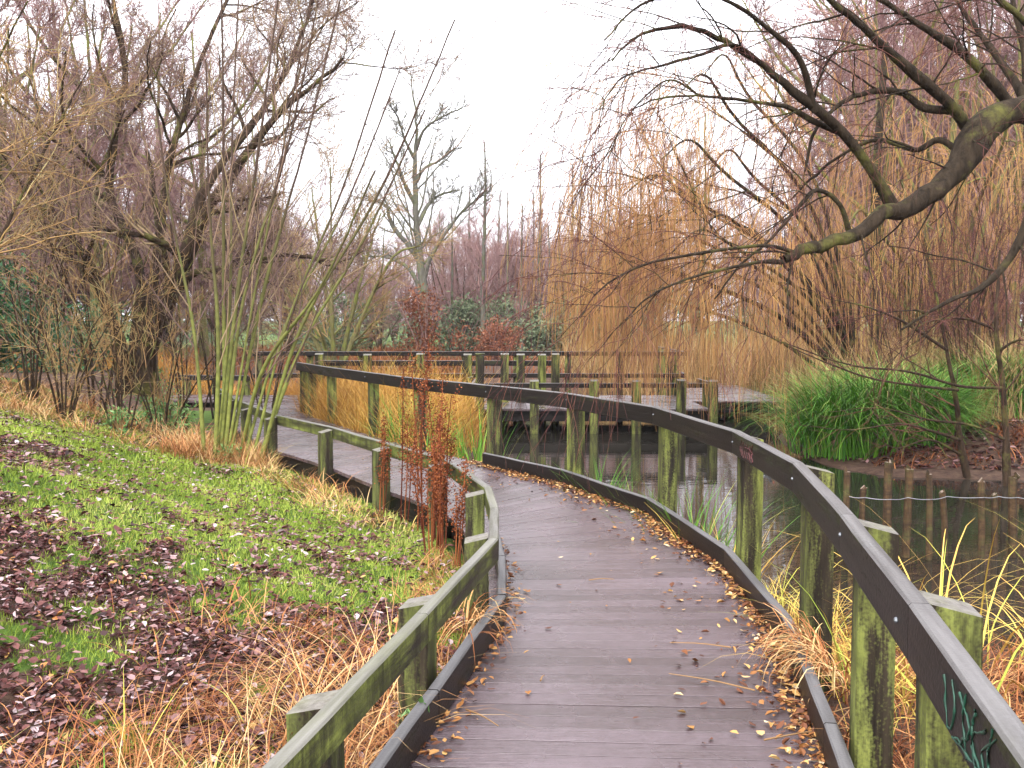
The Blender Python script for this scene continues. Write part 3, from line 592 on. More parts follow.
# 7 golden curtain willow behind
def curtain(name, label, base, tops, mats, nstr, rad, seed, strandL, r=.0055, trunk_r=.2, zlow=-.2, n1=6):
    rg = np.random.default_rng(seed); limbs = []
    bxy = np.array(base)
    for (x, y, z) in tops:
        e = np.array((x, y, z)); m1 = bxy*.6+e*.4+np.array([0, 0, (z-bxy[2])*.25]); limbs.append(([bxy, m1, e*.85+bxy*.15+np.array([0, 0, .3]), e, e+(e-bxy)*np.array([.12, .12, 0])+np.array([0, 0, -.4])], trunk_r*.26, .010))
    limbs.append(([bxy, bxy+[0.05, 0, 2], bxy+[0, .1, 4.5], bxy+[0.1, 0, 7.5]], trunk_r, .06))
    K0 = 20; P = np.array([catmull(l[0], K0) for l in limbs]); R = np.array([l[1]+(l[2]-l[1])*np.linspace(0, 1, K0)**.8 for l in limbs]); Ls = np.linalg.norm(np.diff(P, axis=1), axis=2).sum(1)
    tr = [tubes(P-bxy, R, 8, rg.random(len(P)))]
    S, D, L, rr = spawn(P[:-1], R[:-1], Ls[:-1], n1, .35, 1, 45, .38, .5, rg)
    P2 = grow(S, D, L, 8, .12, (0, 0, -.02), rg); R2 = lin_r(np.clip(rr, .008, .03), np.full(len(L), .005), 8); tr.append(tubes(P2-bxy, R2, 4, rg.random(len(P2))))
    S, D, L, rr = spawn(P2, R2, L, max(1, nstr//len(P2)), .1, 1, 50, .5, .5, rg)
    drop = rg.uniform(strandL[0], strandL[1], len(S)); zl_ = zlow+1.5*(1-smooth01(S[:, 0]/S[:, 1], .03, .15)) if seed == 61 else zlow; drop = np.minimum(drop, np.maximum(S[:, 2]-zl_-rg.uniform(0, 1.2, len(S)), .3))
    D = nrm(D*.8+[0, 0, .1]); K = 11; d = D; P3 = np.zeros((len(S), K, 3)); P3[:, 0] = S
    for k in range(1, K):
        d = nrm(d*.62+np.array([0, 0, -.42])+rg.normal(0, .035, d.shape)); P3[:, k] = P3[:, k-1]+d*(drop/(K-1))[:, None]
    clump = vnoise(S[:, 0]+S[:, 2], S[:, 1], .45, 4); ti = np.clip(clump*.7+rg.random(len(S))*.4, 0, 1)
    cr = [tubes(P3-bxy, lin_r(np.full(len(S), r), np.full(len(S), r*.55), K), 3, ti)]
    S, D, L, rr = spawn(P3, np.full((len(S), K), r), drop, 1, .15, .8, 20, .45, .7, rg)
    P4 = grow(S, D, L, 6, .04, (0, 0, -.2), rg); cr.append(tubes(P4-bxy, lin_r(np.full(len(S), r*.7), np.full(len(S), r*.45), 6), 3, np.repeat(ti, 1)))
    root = thing(name, label, "tree", tuple(bxy)); V, F_, T_ = merge(tr); obj("trunk", np_mesh("trunk", V, F_, T_, True), M[mats[0]], root)
    V, F_, T_ = merge(cr); obj("crown", np_mesh("crown", V, F_, T_), M[mats[1]], root); return root
wb = at(873, 400, 20.5)
curtain("weeping_willow", "golden weeping willow whose curtain of hanging shoots falls over the walkway's right end", (wb[0], 20.5, -.2),
        [at(u, v, y) for (u, v, y) in ((705, 75, 17), (725, 55, 19), (690, 140, 16.5), (655, 175, 17.5), (640, 215, 18.5), (720, 215, 16.5), (625, 262, 17.6), (640, 240, 19.5), (670, 190, 20), (730, 150, 18.5), (600, 290, 19), (770, 260, 17), (700, 230, 16.2), (640, 265, 16.8))],
        ('bark_willow', 'tw_willow'), 1500, 5, 61, (1.8, 5.5), .0044, .20)
wb2 = at(945, 400, 24)
curtain("weeping_willow", "olive-trunked weeping willow with rusty hanging shoots behind the heavy mossy limb", (wb2[0], 24, -.1),
        [at(u, v, y) for (u, v, y) in ((800, 250, 21), (850, 230, 22), (890, 130, 24), (920, 100, 22), (980, 90, 23), (1010, 120, 20), (860, 210, 20), (900, 180, 20), (960, 160, 20), (1060, 90, 24), (1030, 200, 21), (820, 240, 22))],
        ('bark_olive', 'tw_willow'), 650, 5, 62, (2.0, 5), .0048, .26)
# 8 small thorny saplings at the right bank
def sapling(label, base, top, sides_, seed):
    P0 = np.array(at(*base)); P0[2] = gz(P0[0], P0[1])-.05
    limbs = [([tuple(P0)]+[at(*q) for q in top], .055, .015)]
    for s_ in sides_: limbs.append((px(s_[0], s_[1], s_[2]), .024, .004))
    tree("alder_sapling", label, "tree", limbs, [dict(n=7, ang=40, lenf=.34, K=7, wander=.12, trop=(0, 0, .04), radf=.5, t0=.2, rmin=.005, rmax=.011, Lmin=.35), dict(n=5, ang=40, lenf=.5, K=5, wander=.12, rmin=.003, rmax=.005, Lmin=.2)], ('bark_dark', 'tw_red'), tuple(P0), seed=seed, split=0)
sapling("leaning dark sapling at right with long bare branches stretching left over the sedge", (968, 480, 13.2), [(960, 440, 13.2), (956, 400, 13.1), (945, 340, 13), (935, 290, 13)],
        [([(958, 390), (920, 386), (870, 378), (820, 360), (780, 342)], 13, 12), ([(960, 440), (935, 432), (900, 424), (850, 430), (800, 425)], 13.1, 12.2), ([(947, 350), (900, 320), (860, 305), (830, 300)], 13, 12.5), ([(962, 455), (930, 440), (895, 448), (870, 430)], 13.2, 12.6)], 71)
sapling("upright dark sapling nearest the right edge of the view beside the mud", (1008, 486, 12.6), [(1006, 440, 12.6), (1002, 380, 12.6), (996, 330, 12.6), (1000, 250, 12.8)],
        [([(1004, 388), (960, 386), (910, 372), (850, 365), (790, 345), (740, 325)], 12.6, 11.6), ([(1000, 350), (1020, 340), (1050, 345)], 12.6, 12.2), ([(1006, 440), (970, 425), (930, 420), (880, 408), (830, 412)], 12.6, 11.8), ([(998, 330), (960, 318), (920, 325), (905, 345)], 12.7, 12.2)], 72)

# 9 distant woodland: prototypes then copies
def proto(kind, seed):
    rg = np.random.default_rng(seed)
    if kind == 'pole':
        limbs = [([(0, 0, 0), (.05, 0, 3), (-.05, .05, 6), (rg.uniform(-.2, .2), 0, 8.6)], .12, .03)]
        lv = [dict(n=60, ang=38, lenf=.13, K=5, wander=.10, trop=(0, 0, .12), radf=.35, t0=.22, rmin=.012, taper=.6), dict(n=5, ang=35, lenf=.5, K=4, rmin=.007, trop=(0, 0, .08), radf=.5)]
        return limbs, lv, ('bark_grey', 'tw_far')
    if kind == 'bushy':
        limbs = [([(0, 0, 0), (d[0]*.25, d[1]*.25, 2.2), (d[0]*.8, d[1]*.8, 5.0), (d[0]*1.3, d[1]*1.2, 7.6+rg.uniform(-1, 1.2))], .13, .02) for d in rg.normal(0, 1.1, (7, 2))]
        lv = [dict(n=14, ang=42, lenf=.36, K=6, wander=.13, trop=(0, 0, .08), radf=.5, t0=.18, rmin=.02), dict(n=10, ang=38, lenf=.52, K=5, wander=.14, trop=(0, 0, .05), rmin=.011), dict(n=5, ang=36, lenf=.5, K=4, rmin=.008, rmax=.010, Lmin=.45)]
        return limbs, lv, ('bark_dark', 'tw_far')
    if kind == 'tall':
        limbs = [([(0, 0, 0), (.1, 0, 3), (-.1, .2, 7), (.3, 0, 12)], .20, .03)]+[([(0, 0, z), (d[0], d[1], z+1.6), (d[0]*1.8, d[1]*1.8, z+4.2)], .09, .02) for z, d in zip(np.linspace(2.5, 8, 8), rg.normal(0, 1.3, (8, 2)))]
        lv = [dict(n=12, ang=42, lenf=.3, K=6, wander=.13, trop=(0, 0, .08), radf=.5, t0=.2, rmin=.02), dict(n=9, ang=38, lenf=.5, K=5, wander=.14, trop=(0, 0, .05), rmin=.012), dict(n=4, ang=36, lenf=.5, K=4, rmin=.008, rmax=.010, Lmin=.4)]
        return limbs, lv, ('bark_olive', 'tw_far')
GR = {'pole': ("slender bare pole-like tree rising in the distant wood beyond the pond", "slender trees in the distant wood"),
      'bushy': ("bushy many-stemmed bare tree of mauve-brown twigs in the distant wood", "bushy bare trees in the distant wood"),
      'tall': ("tall wide bare tree with an olive trunk in the wood behind the willows", "tall bare trees in the distant wood")}
NM = {'pole': 'birch_tree', 'bushy': 'thicket_tree', 'tall': 'woodland_tree'}
protos = {}
def far_tree(kind, var, u, Yd, s, rz):
    x = (u-512)/F_PX*Yd; z = gz(x, Yd)-.1; sc = (s*random.uniform(.85, 1.15), s*random.uniform(.85, 1.15), s)
    if (kind, var) not in protos:
        limbs, lv, mt = proto(kind, 100+var+len(kind)*7)
        r = tree(NM[kind], GR[kind][0], "tree", limbs, lv, mt, (0, 0, 0), GR[kind][1], seed=200+var, split=0, trunk_sides=6, rmin=.006); protos[(kind, var)] = r
        r.location = (x, Yd, z); r.rotation_euler = (0, 0, rz); r.scale = sc
    else: copy_thing(protos[(kind, var)], (x, Yd, z), rz, sc)
rr_ = np.random.default_rng(77)
for i, (u, Yd, s) in enumerate([(452, 46, .8), (484, 44, 1.12), (470, 60, 1.1), (508, 50, .95), (522, 44, .8), (540, 52, 1.2), (533, 60, 1.1), (560, 46, .85), (572, 55, 1.2), (590, 48, .95), (604, 44, .9), (618, 58, 1.2), (500, 65, 1.2), (440, 62, 1.0), (640, 50, 1.0), (660, 46, 1.0), (548, 44, .7), (581, 62, 1.25)]):
    far_tree('pole', i % 3, u, Yd, s, rr_.uniform(0, TAU))
for i, (u, Yd, s) in enumerate([(350, 60, .85), (395, 70, .85), (440, 66, .95), (480, 72, .98), (520, 75, .85), (560, 74, .85), (610, 66, .85), (650, 60, .9), (380, 48, .5), (465, 50, .62), (300, 62, .9), (250, 66, 1.0), (200, 60, 1.0), (150, 52, 1.05), (100, 48, 1.1), (50, 44, 1.1), (0, 42, 1.1), (700, 54, .95), (750, 50, .7), (800, 46, .7), (850, 42, 1.0), (900, 40, 1.1), (950, 38, 1.1), (1000, 36, 1.1), (1050, 36, 1.1), (290, 40, .62), (225, 38, .8), (170, 34, .85), (60, 30, .8), (110, 32, .8), (0, 28, .8), (880, 32, .7), (980, 30, .75), (790, 36, .75), (500, 52, .7), (545, 54, .72), (590, 52, .72), (450, 54, .68), (475, 58, .85), (525, 60, .85), (565, 60, .85), (625, 50, .75), (635, 60, .9), (410, 56, .62), (370, 54, .6), (850, 36, .9), (920, 36, .9), (990, 34, .9), (330, 78, .95)]):
    far_tree('bushy', i % 4, u, Yd, s, rr_.uniform(0, TAU))
for i, (u, Yd, s) in enumerate([(850, 33, 1.05), (890, 36, 1.35), (925, 33, 1.2), (985, 36, 1.4), (1005, 32, 1.25), (955, 28, 1.0), (875, 27, .9), (1030, 30, 1.2), (700, 44, .9), (830, 34, .95), (905, 30, .9), (965, 32, 1.05), (1015, 27, 1.0), (770, 40, .5), (45, 26, .75), (0, 23, .8), (100, 28, .95), (70, 36, 1.2), (205, 34, .95), (1040, 40, 1.2), (870, 46, 1.3), (940, 44, 1.2), (160, 42, 1.2), (255, 44, .9)]):
    far_tree('tall', i % 3, u, Yd, s, rr_.uniform(0, TAU))

RSH = [(905, 19.0, 3.0), (965, 17.5, 3.4), (1010, 18.5, 3.6), (935, 22, 3.4), (870, 24, 3.2), (990, 24, 4.0), (830, 26, 3.0), (1040, 16.5, 3.2)]
RLB = ["purplish-red bare shrub behind the sedge, middle of the right bank", "dark red bare shrub just behind the leaning sapling", "tall reddish bare shrub behind the upright sapling", "reddish shrub deep on the right bank below the heavy limb", "dull red shrub before the olive willow trunk", "tallest reddish shrub at the back right", "red-brown shrub left of the olive willow trunk, in the pale reeds", "reddish shrub cut by the right edge"]
for i, (u, yy, hh) in enumerate(RSH):
    xx = (u-512)/F_PX*yy; zz = gz(xx, yy)-.05; rgu = np.random.default_rng(400+i); limbs = []
    for k in range(10):
        dx, dy = rgu.normal(0, .6, 2); limbs.append(([(xx+dx*.1, yy+dy*.1, zz), (xx+dx*.5, yy+dy*.4, zz+hh*.4), (xx+dx*1.1, yy+dy*.9, zz+hh*rgu.uniform(.65, .85)), (xx+dx*1.6, yy+dy*1.5, zz+hh*rgu.uniform(.85, 1.1))], .018, .005))
    tree("dogwood_shrub", RLB[i], "shrub", limbs, [dict(n=9, ang=40, lenf=.36, K=6, wander=.14, trop=(0, 0, .03), radf=.5, t0=.2, rmin=.005), dict(n=6, ang=38, lenf=.5, K=5, wander=.15, rmin=.0035, rmax=.005)], ('bark_dark', 'tw_red'), (xx, yy, zz), seed=410+i, split=0, rmin=.003, trunk_sides=5)
# leafy bushes: many small leaf faces spread through the volume
def leaf_cloud(n, centre, rad, size, rg, stretch=(1, 1, 1), flat=False, clumps=14):
    cc = rg.normal(0, .5, (clumps, 3))*np.array(rad)*np.array(stretch)+centre; cc[:, 2] = np.abs(cc[:, 2]-centre[2])*np.sign(cc[:, 2]-centre[2])+centre[2]
    k = rg.integers(0, clumps, n); P = cc[k]+rg.normal(0, .24, (n, 3))*np.array(rad)
    P[:, 2] = np.maximum(P[:, 2], .02)
    a = nrm(rg.normal(0, 1, (n, 3))); b_ = nrm(np.cross(a, rg.normal(0, 1, (n, 3)))); s = size*rg.uniform(.5, 1.3, n)[:, None]
    nn = np.cross(a, b_)*s*.18
    V = np.stack([P-a*s, P+b_*s*.42+nn, P+a*s, P-b_*s*.42+nn], 1).reshape(-1, 3); F_ = (np.arange(n)*4)[:, None]
    F_ = np.concatenate([F_+[0, 1, 2], F_+[0, 2, 3]]); return V, F_, np.repeat(np.clip(rg.normal(.5, .22, n), 0, 1), 4)
def bush(name, label, u, Yd, rad, h, n, size, mat, group=None, cat="bush", zc=.5, seed=0, base_z=None, twigs='tw_far'):
    rg = np.random.default_rng(seed); x = (u-512)/F_PX*Yd; z = gz(x, Yd) if base_z is None else base_z
    t = thing(name, label, cat, (x, Yd, z), group)
    st = grow(np.zeros((14, 3))+rg.normal(0, min(.12, rad*.03), (14, 3))*[1, 1, 0], nrm(rg.normal(0, .4, (14, 3))*[rad, rad, .1]+[0, 0, h]), np.full(14, h*.95), 6, .12, (0, 0, .02), rg)
    V, F_, T_ = tubes(st, lin_r(np.full(14, min(.03, h*.02)), np.full(14, min(.008, h*.006)), 6), 4, rg.random(14)); obj("stems", np_mesh("stems", V, F_, T_), M[twigs], t)
    V, F_, T_ = leaf_cloud(n, np.array([0, 0, h*zc]), (rad, rad, h*.42), size, rg); obj("foliage", np_mesh("foliage", V, F_, T_), M[mat], t); return t
bush("laurel_bush", "dark glossy evergreen bush at the far left edge behind the grass", -10, 15.5, 1.15, 2.3, 5200, .06, 'evergreen', seed=1)
bush("laurel_bush", "low dark evergreen bush between the twiggy trees at left", 70, 24, 1.6, 1.6, 3000, .07, 'evergreen', seed=2)
bush("beech_sapling", "rust-brown leafy young beech behind the walkway below the pale-trunked tree", 424, 33, .75, 2.7, 3200, .06, 'beech', seed=3, cat="tree")
bush("beech_bush", "russet leafy bush at the back of the pond right of the young beech", 494, 40, 1.0, 1.9, 2600, .07, 'beech', seed=4)
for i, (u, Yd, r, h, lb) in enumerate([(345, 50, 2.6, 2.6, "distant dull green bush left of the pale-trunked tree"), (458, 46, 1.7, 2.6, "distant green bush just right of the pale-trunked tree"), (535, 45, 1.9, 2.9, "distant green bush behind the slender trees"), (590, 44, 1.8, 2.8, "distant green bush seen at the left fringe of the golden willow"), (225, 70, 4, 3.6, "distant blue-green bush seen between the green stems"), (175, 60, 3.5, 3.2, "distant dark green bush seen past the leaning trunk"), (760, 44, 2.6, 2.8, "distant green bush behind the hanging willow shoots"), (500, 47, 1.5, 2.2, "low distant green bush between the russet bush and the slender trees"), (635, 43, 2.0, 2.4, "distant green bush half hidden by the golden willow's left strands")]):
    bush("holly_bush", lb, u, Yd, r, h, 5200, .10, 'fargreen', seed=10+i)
for i, (u, Yd, lb, n) in enumerate([(165, 14.6, "low bramble with pale green leaves in front of the mossy trunks", 700), (150, 17.5, "taller bramble clump with light leaves at the foot of the mossy trunks", 900), (222, 12.2, "tiny green leafy plant at the foot of the green stems", 160), (118, 12.9, "small bramble sprig in the dry grass left of the green stems", 240)]):
    s = (.38, .55, .13, .2)[i]
    bush("bramble", lb, u, Yd, s, s*1.9, n, (.035, .035, .025, .03)[i], 'bramble', seed=30+i, cat="plant", twigs='tw_tan')

# ------------------------------------------------------------------ blades
def blades(S, hgt, lean, width, K=4, curl=.9, rg=rng, tint=None, az=None):
    N = len(S); az = rg.uniform(0, TAU, N) if az is None else az
    hd = np.stack([np.cos(az), np.sin(az), np.zeros(N)], 1); sd = np.stack([-np.sin(az), np.cos(az), np.zeros(N)], 1)
    tw = rg.normal(0, .5, N)[:, None]; sd = nrm(sd+hd*tw)
    P = np.zeros((N, K, 3)); P[:, 0] = S; a = lean.copy()
    for k in range(1, K):
        P[:, k] = P[:, k-1]+(np.cos(a)[:, None]*np.array([0, 0, 1.])+np.sin(a)[:, None]*hd)*(hgt/(K-1))[:, None]; a = a+curl*rg.uniform(.3, 1.4, N)/(K-1)*1.3
    wk = (1-np.linspace(0, 1, K)**1.6*.92)[None, :, None]*width[:, None, None]/2
    V = np.stack([P-sd[:, None]*wk, P+sd[:, None]*wk], 2).reshape(-1, 3)
    b0 = (np.arange(N)[:, None]*K+np.arange(K-1)[None])*2; F_ = np.stack([b0, b0+1, b0+3, b0+2], -1).reshape(-1, 4)
    tint = rg.random(N) if tint is None else tint
    return V, F_, np.repeat(tint, K*2)
def stuff(name, data, mat, label, cat):
    V, F_, T_ = data; return obj(name, np_mesh(name, V, F_, T_), M[mat], kind="stuff", label=label, category=cat)
def scatter(n, x0, x1, y0, y1, keep):
    x = rng.uniform(x0, x1, n); y = rng.uniform(y0, y1, n); k = keep(x, y); x, y = x[k], y[k]; return x, y, np.stack([x, y, H(x, y)], 1)
def dL(x, y): return -poly_signed(x, y, Lp)
# green grass
parts = []
for (n, y0, y1, w, h) in ((300000, 2.0, 9.0, .0042, .05), (140000, 9.0, 16.0, .007, .07)):
    x, y, S = scatter(n, -8.5, .1, y0, y1, lambda x, y: (dL(x, y) > .12) & (x > -.56*y-.6) & (grassy(x, y)+rng.normal(0, .05, x.shape) > .46))
    N = len(x); tn = np.clip(vnoise(x, y, .5, 8)*.6+rng.random(N)*.45, 0, 1)
    parts.append(blades(S-[0, 0, .008], h*rng.uniform(.5, 1.5, N), rng.uniform(0, .9, N), w*rng.uniform(.7, 1.4, N), 3, .8, rng, tn)); print('grass', N)
stuff("grass", merge(parts), 'lawn', "short bright green grass growing through the leaves on the left bank", "grass")
# leaf litter
def leaves(S, size, rg, tint, flat=.5):
    N = len(S); az = rg.uniform(0, TAU, N); a = np.stack([np.cos(az), np.sin(az), rg.normal(0, flat*.5, N)], 1); a = nrm(a)
    b_ = nrm(np.cross(np.array([0, 0, 1.])+rg.normal(0, flat*.45, (N, 3)), a)); n_ = np.cross(a, b_); s = size[:, None]; c = rg.uniform(-.15, .5, N)[:, None]; c2 = rg.uniform(-.3, .5, N)[:, None]
    wv = rg.uniform(.22, .7, N)[:, None]
    V = np.stack([S-a*s, S-a*s*.35+b_*s*wv+n_*s*c, S+a*s*.4+b_*s*wv*.85+n_*s*c, S+a*s+n_*s*c2, S+a*s*.4-b_*s*wv*.85+n_*s*c, S-a*s*.35-b_*s*wv+n_*s*c], 1).reshape(-1, 3)
    k = (np.arange(N)*6)[:, None]; F_ = np.concatenate([k+[0, 3, 2, 1], k+[0, 5, 4, 3]]); return V, F_, np.repeat(tint, 6)
parts = []
for (n, y0, y1, s0) in ((140000, 1.8, 7.5, .021), (75000, 7.5, 17, .029)):
    x, y, S = scatter(n, -9, .1, y0, y1, lambda x, y: (dL(x, y) > .06) & (x > -.56*y-.6) & (grassy(x, y)+rng.normal(0, .055, x.shape) < .5))
    N = len(x); S[:, 2] += rng.uniform(.0, .05, N)
    parts.append(leaves(S, s0*rng.uniform(.5, 1.35, N), rng, np.clip(rng.beta(1.5, 1.6, N), 0, 1), .7)); print('leaf', N)
x, y, S = scatter(24000, -8.5, .1, 2.5, 15, lambda x, y: (dL(x, y) > .2) & (x > -.56*y-.6)); S[:, 2] += .04
parts.append(leaves(S, .023*rng.uniform(.5, 1.3, len(x)), rng, rng.random(len(x))*.9))
x, y, S = scatter(16000, 3.5, 14, 12.5, 22, lambda x, y: (pond_dist(x, y) > .3)); S[:, 2] += .02
parts.append(leaves(S, .05*rng.uniform(.5, 1.3, len(x)), rng, rng.random(len(x))*.75))
stuff("leaf_litter", merge(parts), 'leaf_litter', "brown and purplish fallen leaves lying over the left bank", "fallen leaves")
# golden leaves against the kerb and on the deck
sA = arc(Rp)
def along(P, s, s0): return np.stack([np.interp(s0, s, P[:, 0]), np.interp(s0, s, P[:, 1])], 1)
n = 6500; s0 = rng.uniform(2.6, sA[7]+.3, n); off = np.abs(rng.normal(0, .085, n))*(.6+.9*vnoise(s0, s0*0, .7, 3))+.01
far_ = rng.random(n) < .05; off = np.where(far_, off+rng.uniform(0, .5, n), off)
pt = along(Rp, sA, s0); pt2 = along(Rp, sA, s0+.05); dd = nrm(pt2-pt); nn = np.stack([-dd[:, 1], dd[:, 0]], 1); q = pt+nn*off[:, None]
S = np.stack([q[:, 0], q[:, 1], .008+rng.random(n)*.035*np.exp(-off*8)], 1)
p1 = leaves(S, .019*rng.uniform(.4, 1.4, n), rng, np.clip(rng.beta(1.3, 1.5, n), 0, 1), .6)
sB = arc(Lp); n = 500; s0 = rng.uniform(3.5, 8.5, n); pt = along(Lp, sB, s0); dd = nrm(along(Lp, sB, s0+.05)-pt); nn = np.stack([dd[:, 1], -dd[:, 0]], 1); q = pt+nn*(np.abs(rng.normal(0, .06, n))+.04)[:, None]
p2 = leaves(np.stack([q[:, 0], q[:, 1], np.full(n, .012)], 1), .02*rng.uniform(.4, 1.4, n), rng, rng.random(n)*.8, .35)
n = 60; yy = rng.uniform(3, 12, n); xl = np.interp(yy, Lp[:, 1], Lp[:, 0]); xr = np.interp(yy, Rp[:, 1], Rp[:, 0]); S = np.stack([xl+(xr-xl)*rng.uniform(.05, .95, n), yy, np.full(n, .010)], 1)
p3 = leaves(S, .017*rng.uniform(.5, 1.4, n), rng, rng.random(n), .2)
stuff("deck_leaves", merge([p1, p2, p3]), 'leaf_gold', "drift of small golden-brown leaves along the kerb on the boardwalk", "fallen leaves")
# sticks on deck
parts = []
for (u, v, l, az) in ((465, 720, .22, -.9), (735, 655, .30, 2.9), (790, 740, .55, .55), (770, 752, .4, .3), (840, 744, .3, 1.0), (541, 690, .07, 1.3), (760, 700, .4, 2.6), (590, 585, .16, .1)):
    y = CAMZ*F_PX/(v-325)*1.0; x = (u-512)/F_PX*y; P = catmull([(x, y, .012), (x+math.cos(az)*l*.5, y+math.sin(az)*l*.5, .02), (x+math.cos(az)*l, y+math.sin(az)*l, .013)], 6)[None]; parts.append(tubes(P, lin_r(np.array([.004]), np.array([.002]), 6), 5, np.array([.3])))
stuff("fallen_twigs", merge(parts), 'tw_tan', "few thin fallen twigs scattered on the boardwalk planks", "twigs")

# dead straw on the bank and right margin
def clumps(n_cl, x0, x1, y0, y1, keep, per, spread, h, w, lean, curl, mat, name, label, cat, seed=1, tlo=0., thi=1., K=6):
    rg = np.random.default_rng(seed); x = rg.uniform(x0, x1, n_cl); y = rg.uniform(y0, y1, n_cl); k = keep(x, y); x, y = x[k], y[k]; n = len(x)
    X = np.repeat(x, per)+rg.normal(0, spread, n*per); Y_ = np.repeat(y, per)+rg.normal(0, spread, n*per); az0 = np.repeat(rg.uniform(0, TAU, n), per)
    az = az0+rg.normal(0, 1.1, n*per); hh = h*np.repeat(rg.uniform(.6, 1.3, n), per)*rg.uniform(.45, 1.3, n*per)
    S = np.stack([X, Y_, H(X, Y_)-.02], 1); t = np.clip(np.repeat(rg.uniform(tlo, thi, n), per)*.5+rg.uniform(tlo, thi, n*per)*.5, 0, 1)
    k2 = ~inside_deck(X, Y_, .02)
    V, F_, T_ = blades(S[k2], hh[k2], rg.uniform(lean[0], lean[1], n*per)[k2], (w*rg.uniform(.5, 1.4, n*per))[k2], K, curl, rg, t[k2], az[k2])
    return V, F_, T_
def inside_deck(x, y, m=0): return (poly_signed(x, y, Lp) > -m) & (poly_signed(x, y, Rp) < m) & (y < 20.8)
P_ = []
P_.append(clumps(210, -3.0, .0, 2.3, 5.2, lambda x, y: (dL(x, y) > .12) & (dL(x, y) < 1.15), 70, .09, .38, .0048, (.4, 1.4), 1.3, 0, 0, 0, 0, seed=1, thi=.8, tlo=-.1))
P_.append(clumps(900, -8, 0, 3.5, 15, lambda x, y: dL(x, y) > .2, 9, .06, .10, .005, (.2, 1.4), 1.0, 0, 0, 0, 0, seed=13, tlo=.2, K=4))
P_.append(clumps(55, -2.6, -.3, 2.4, 4.6, lambda x, y: (dL(x, y) > .12) & (dL(x, y) < 1.1), 26, .06, .55, .006, (.0, .8), 1.1, 0, 0, 0, 0, seed=14, tlo=.2))
P_.append(clumps(60, -3.2, .0, 3.4, 5.6, lambda x, y: (dL(x, y) > .5) & (dL(x, y) < 1.6), 30, .10, .24, .006, (.2, 1.3), 1.2, 0, 0, 0, 0, seed=12, thi=.9))
P_.append(clumps(90, -1.2, .1, 4.5, 7.5, lambda x, y: (dL(x, y) > .08) & (dL(x, y) < .5), 40, .06, .26, .006, (.2, 1.2), 1.2, 0, 0, 0, 0, seed=2, thi=.8))
P_.append(clumps(240, -6.0, -.6, 8.5, 14.8, lambda x, y: (dL(x, y) > .1) & (dL(x, y) < .75), 60, .11, .30, .008, (.2, 1.2), 1.2, 0, 0, 0, 0, seed=3, tlo=.2))
P_.append(clumps(150, -9.5, -3.2, 11.5, 15.5, lambda x, y: (dL(x, y) > .6) & (vnoise(x, y, 1.1, 9)+.1*(y-13) > .5), 80, .15, .46, .009, (.2, 1.3), 1.3, 0, 0, 0, 0, seed=4, tlo=.15))
P_.append(clumps(60, -4.2, -3.0, 12.0, 13.2, lambda x, y: dL(x, y) > .1, 60, .12, .42, .008, (.1, .9), 1.0, 0, 0, 0, 0, seed=6, tlo=.1))
P_.append(clumps(260, 5.3, 14, 13.6, 20, lambda x, y: pond_dist(x, y) > .4, 40, .15, .4, .012, (.2, 1.3), 1.3, 0, 0, 0, 0, seed=7, tlo=-.2, thi=.55))
stuff("dead_grass", merge(P_), 'straw', "straw-coloured dead grass tussocks along the bank edge and below the trees", "dead grass")
P_ = []
def righty(x, y): return poly_signed(x, y, Rp) > .10
Q_ = []
Q_.append(clumps(430, 1.0, 5.2, 1.2, 6.3, lambda x, y: righty(x, y) & ((y < 5.9) | (x < 2)), 60, .10, .42, .0065, (.4, 1.45), 1.5, 0, 0, 0, 0, seed=21, tlo=-.3, thi=.8))
P_.append(clumps(75, 1.9, 5.0, 3.2, 6.3, righty, 9, .12, .95, .012, (.0, .6), 1.3, 0, 0, 0, 0, seed=22, tlo=.6, K=7))
P_.append(clumps(22, 1.55, 1.9, 4.2, 6.6, righty, 20, .07, .62, .008, (.0, .7), 1.3, 0, 0, 0, 0, seed=23, tlo=.5, K=7))
stuff("dead_sedge", merge(Q_), 'straw', "matted brown and tan dead sedge beside the handrail at lower right", "dead grass")
stuff("tall_sedge", merge(P_), 'reed', "taller yellow sedge blades standing up behind the handrail at lower right", "sedge")
# tussock flopping through the rails on to the deck
rg = np.random.default_rng(5)
for (cx_, cy_, nb, az_, lb, zz) in ((1.36, 4.35, 200, math.pi, "tuft of bleached dead blades flopping over the right kerb onto the planks", .10), (-.20, 5.0, 60, -.35, "tuft of dry orange blades poking under the low left rail onto the planks", .06)):
    S = np.stack([cx_+rg.normal(0, .03, nb), cy_+rg.normal(0, .16, nb), np.full(nb, zz)], 1)
    V, F_, T_ = blades(S-[cx_, cy_, 0], rg.uniform(.15, .42, nb), rg.uniform(.1, .9, nb), rg.uniform(.005, .010, nb), 7, 2.1, rg, rg.uniform(.2, .88, nb), az_+rg.normal(0, .9, nb)); V[:, 2] = np.maximum(V[:, 2], .006+rg.random(len(V))*.01)
    obj("grass_tuft", np_mesh("grass_tuft", V, F_, T_), M['straw'], None, (cx_, cy_, 0), label=lb, category="grass tuft")
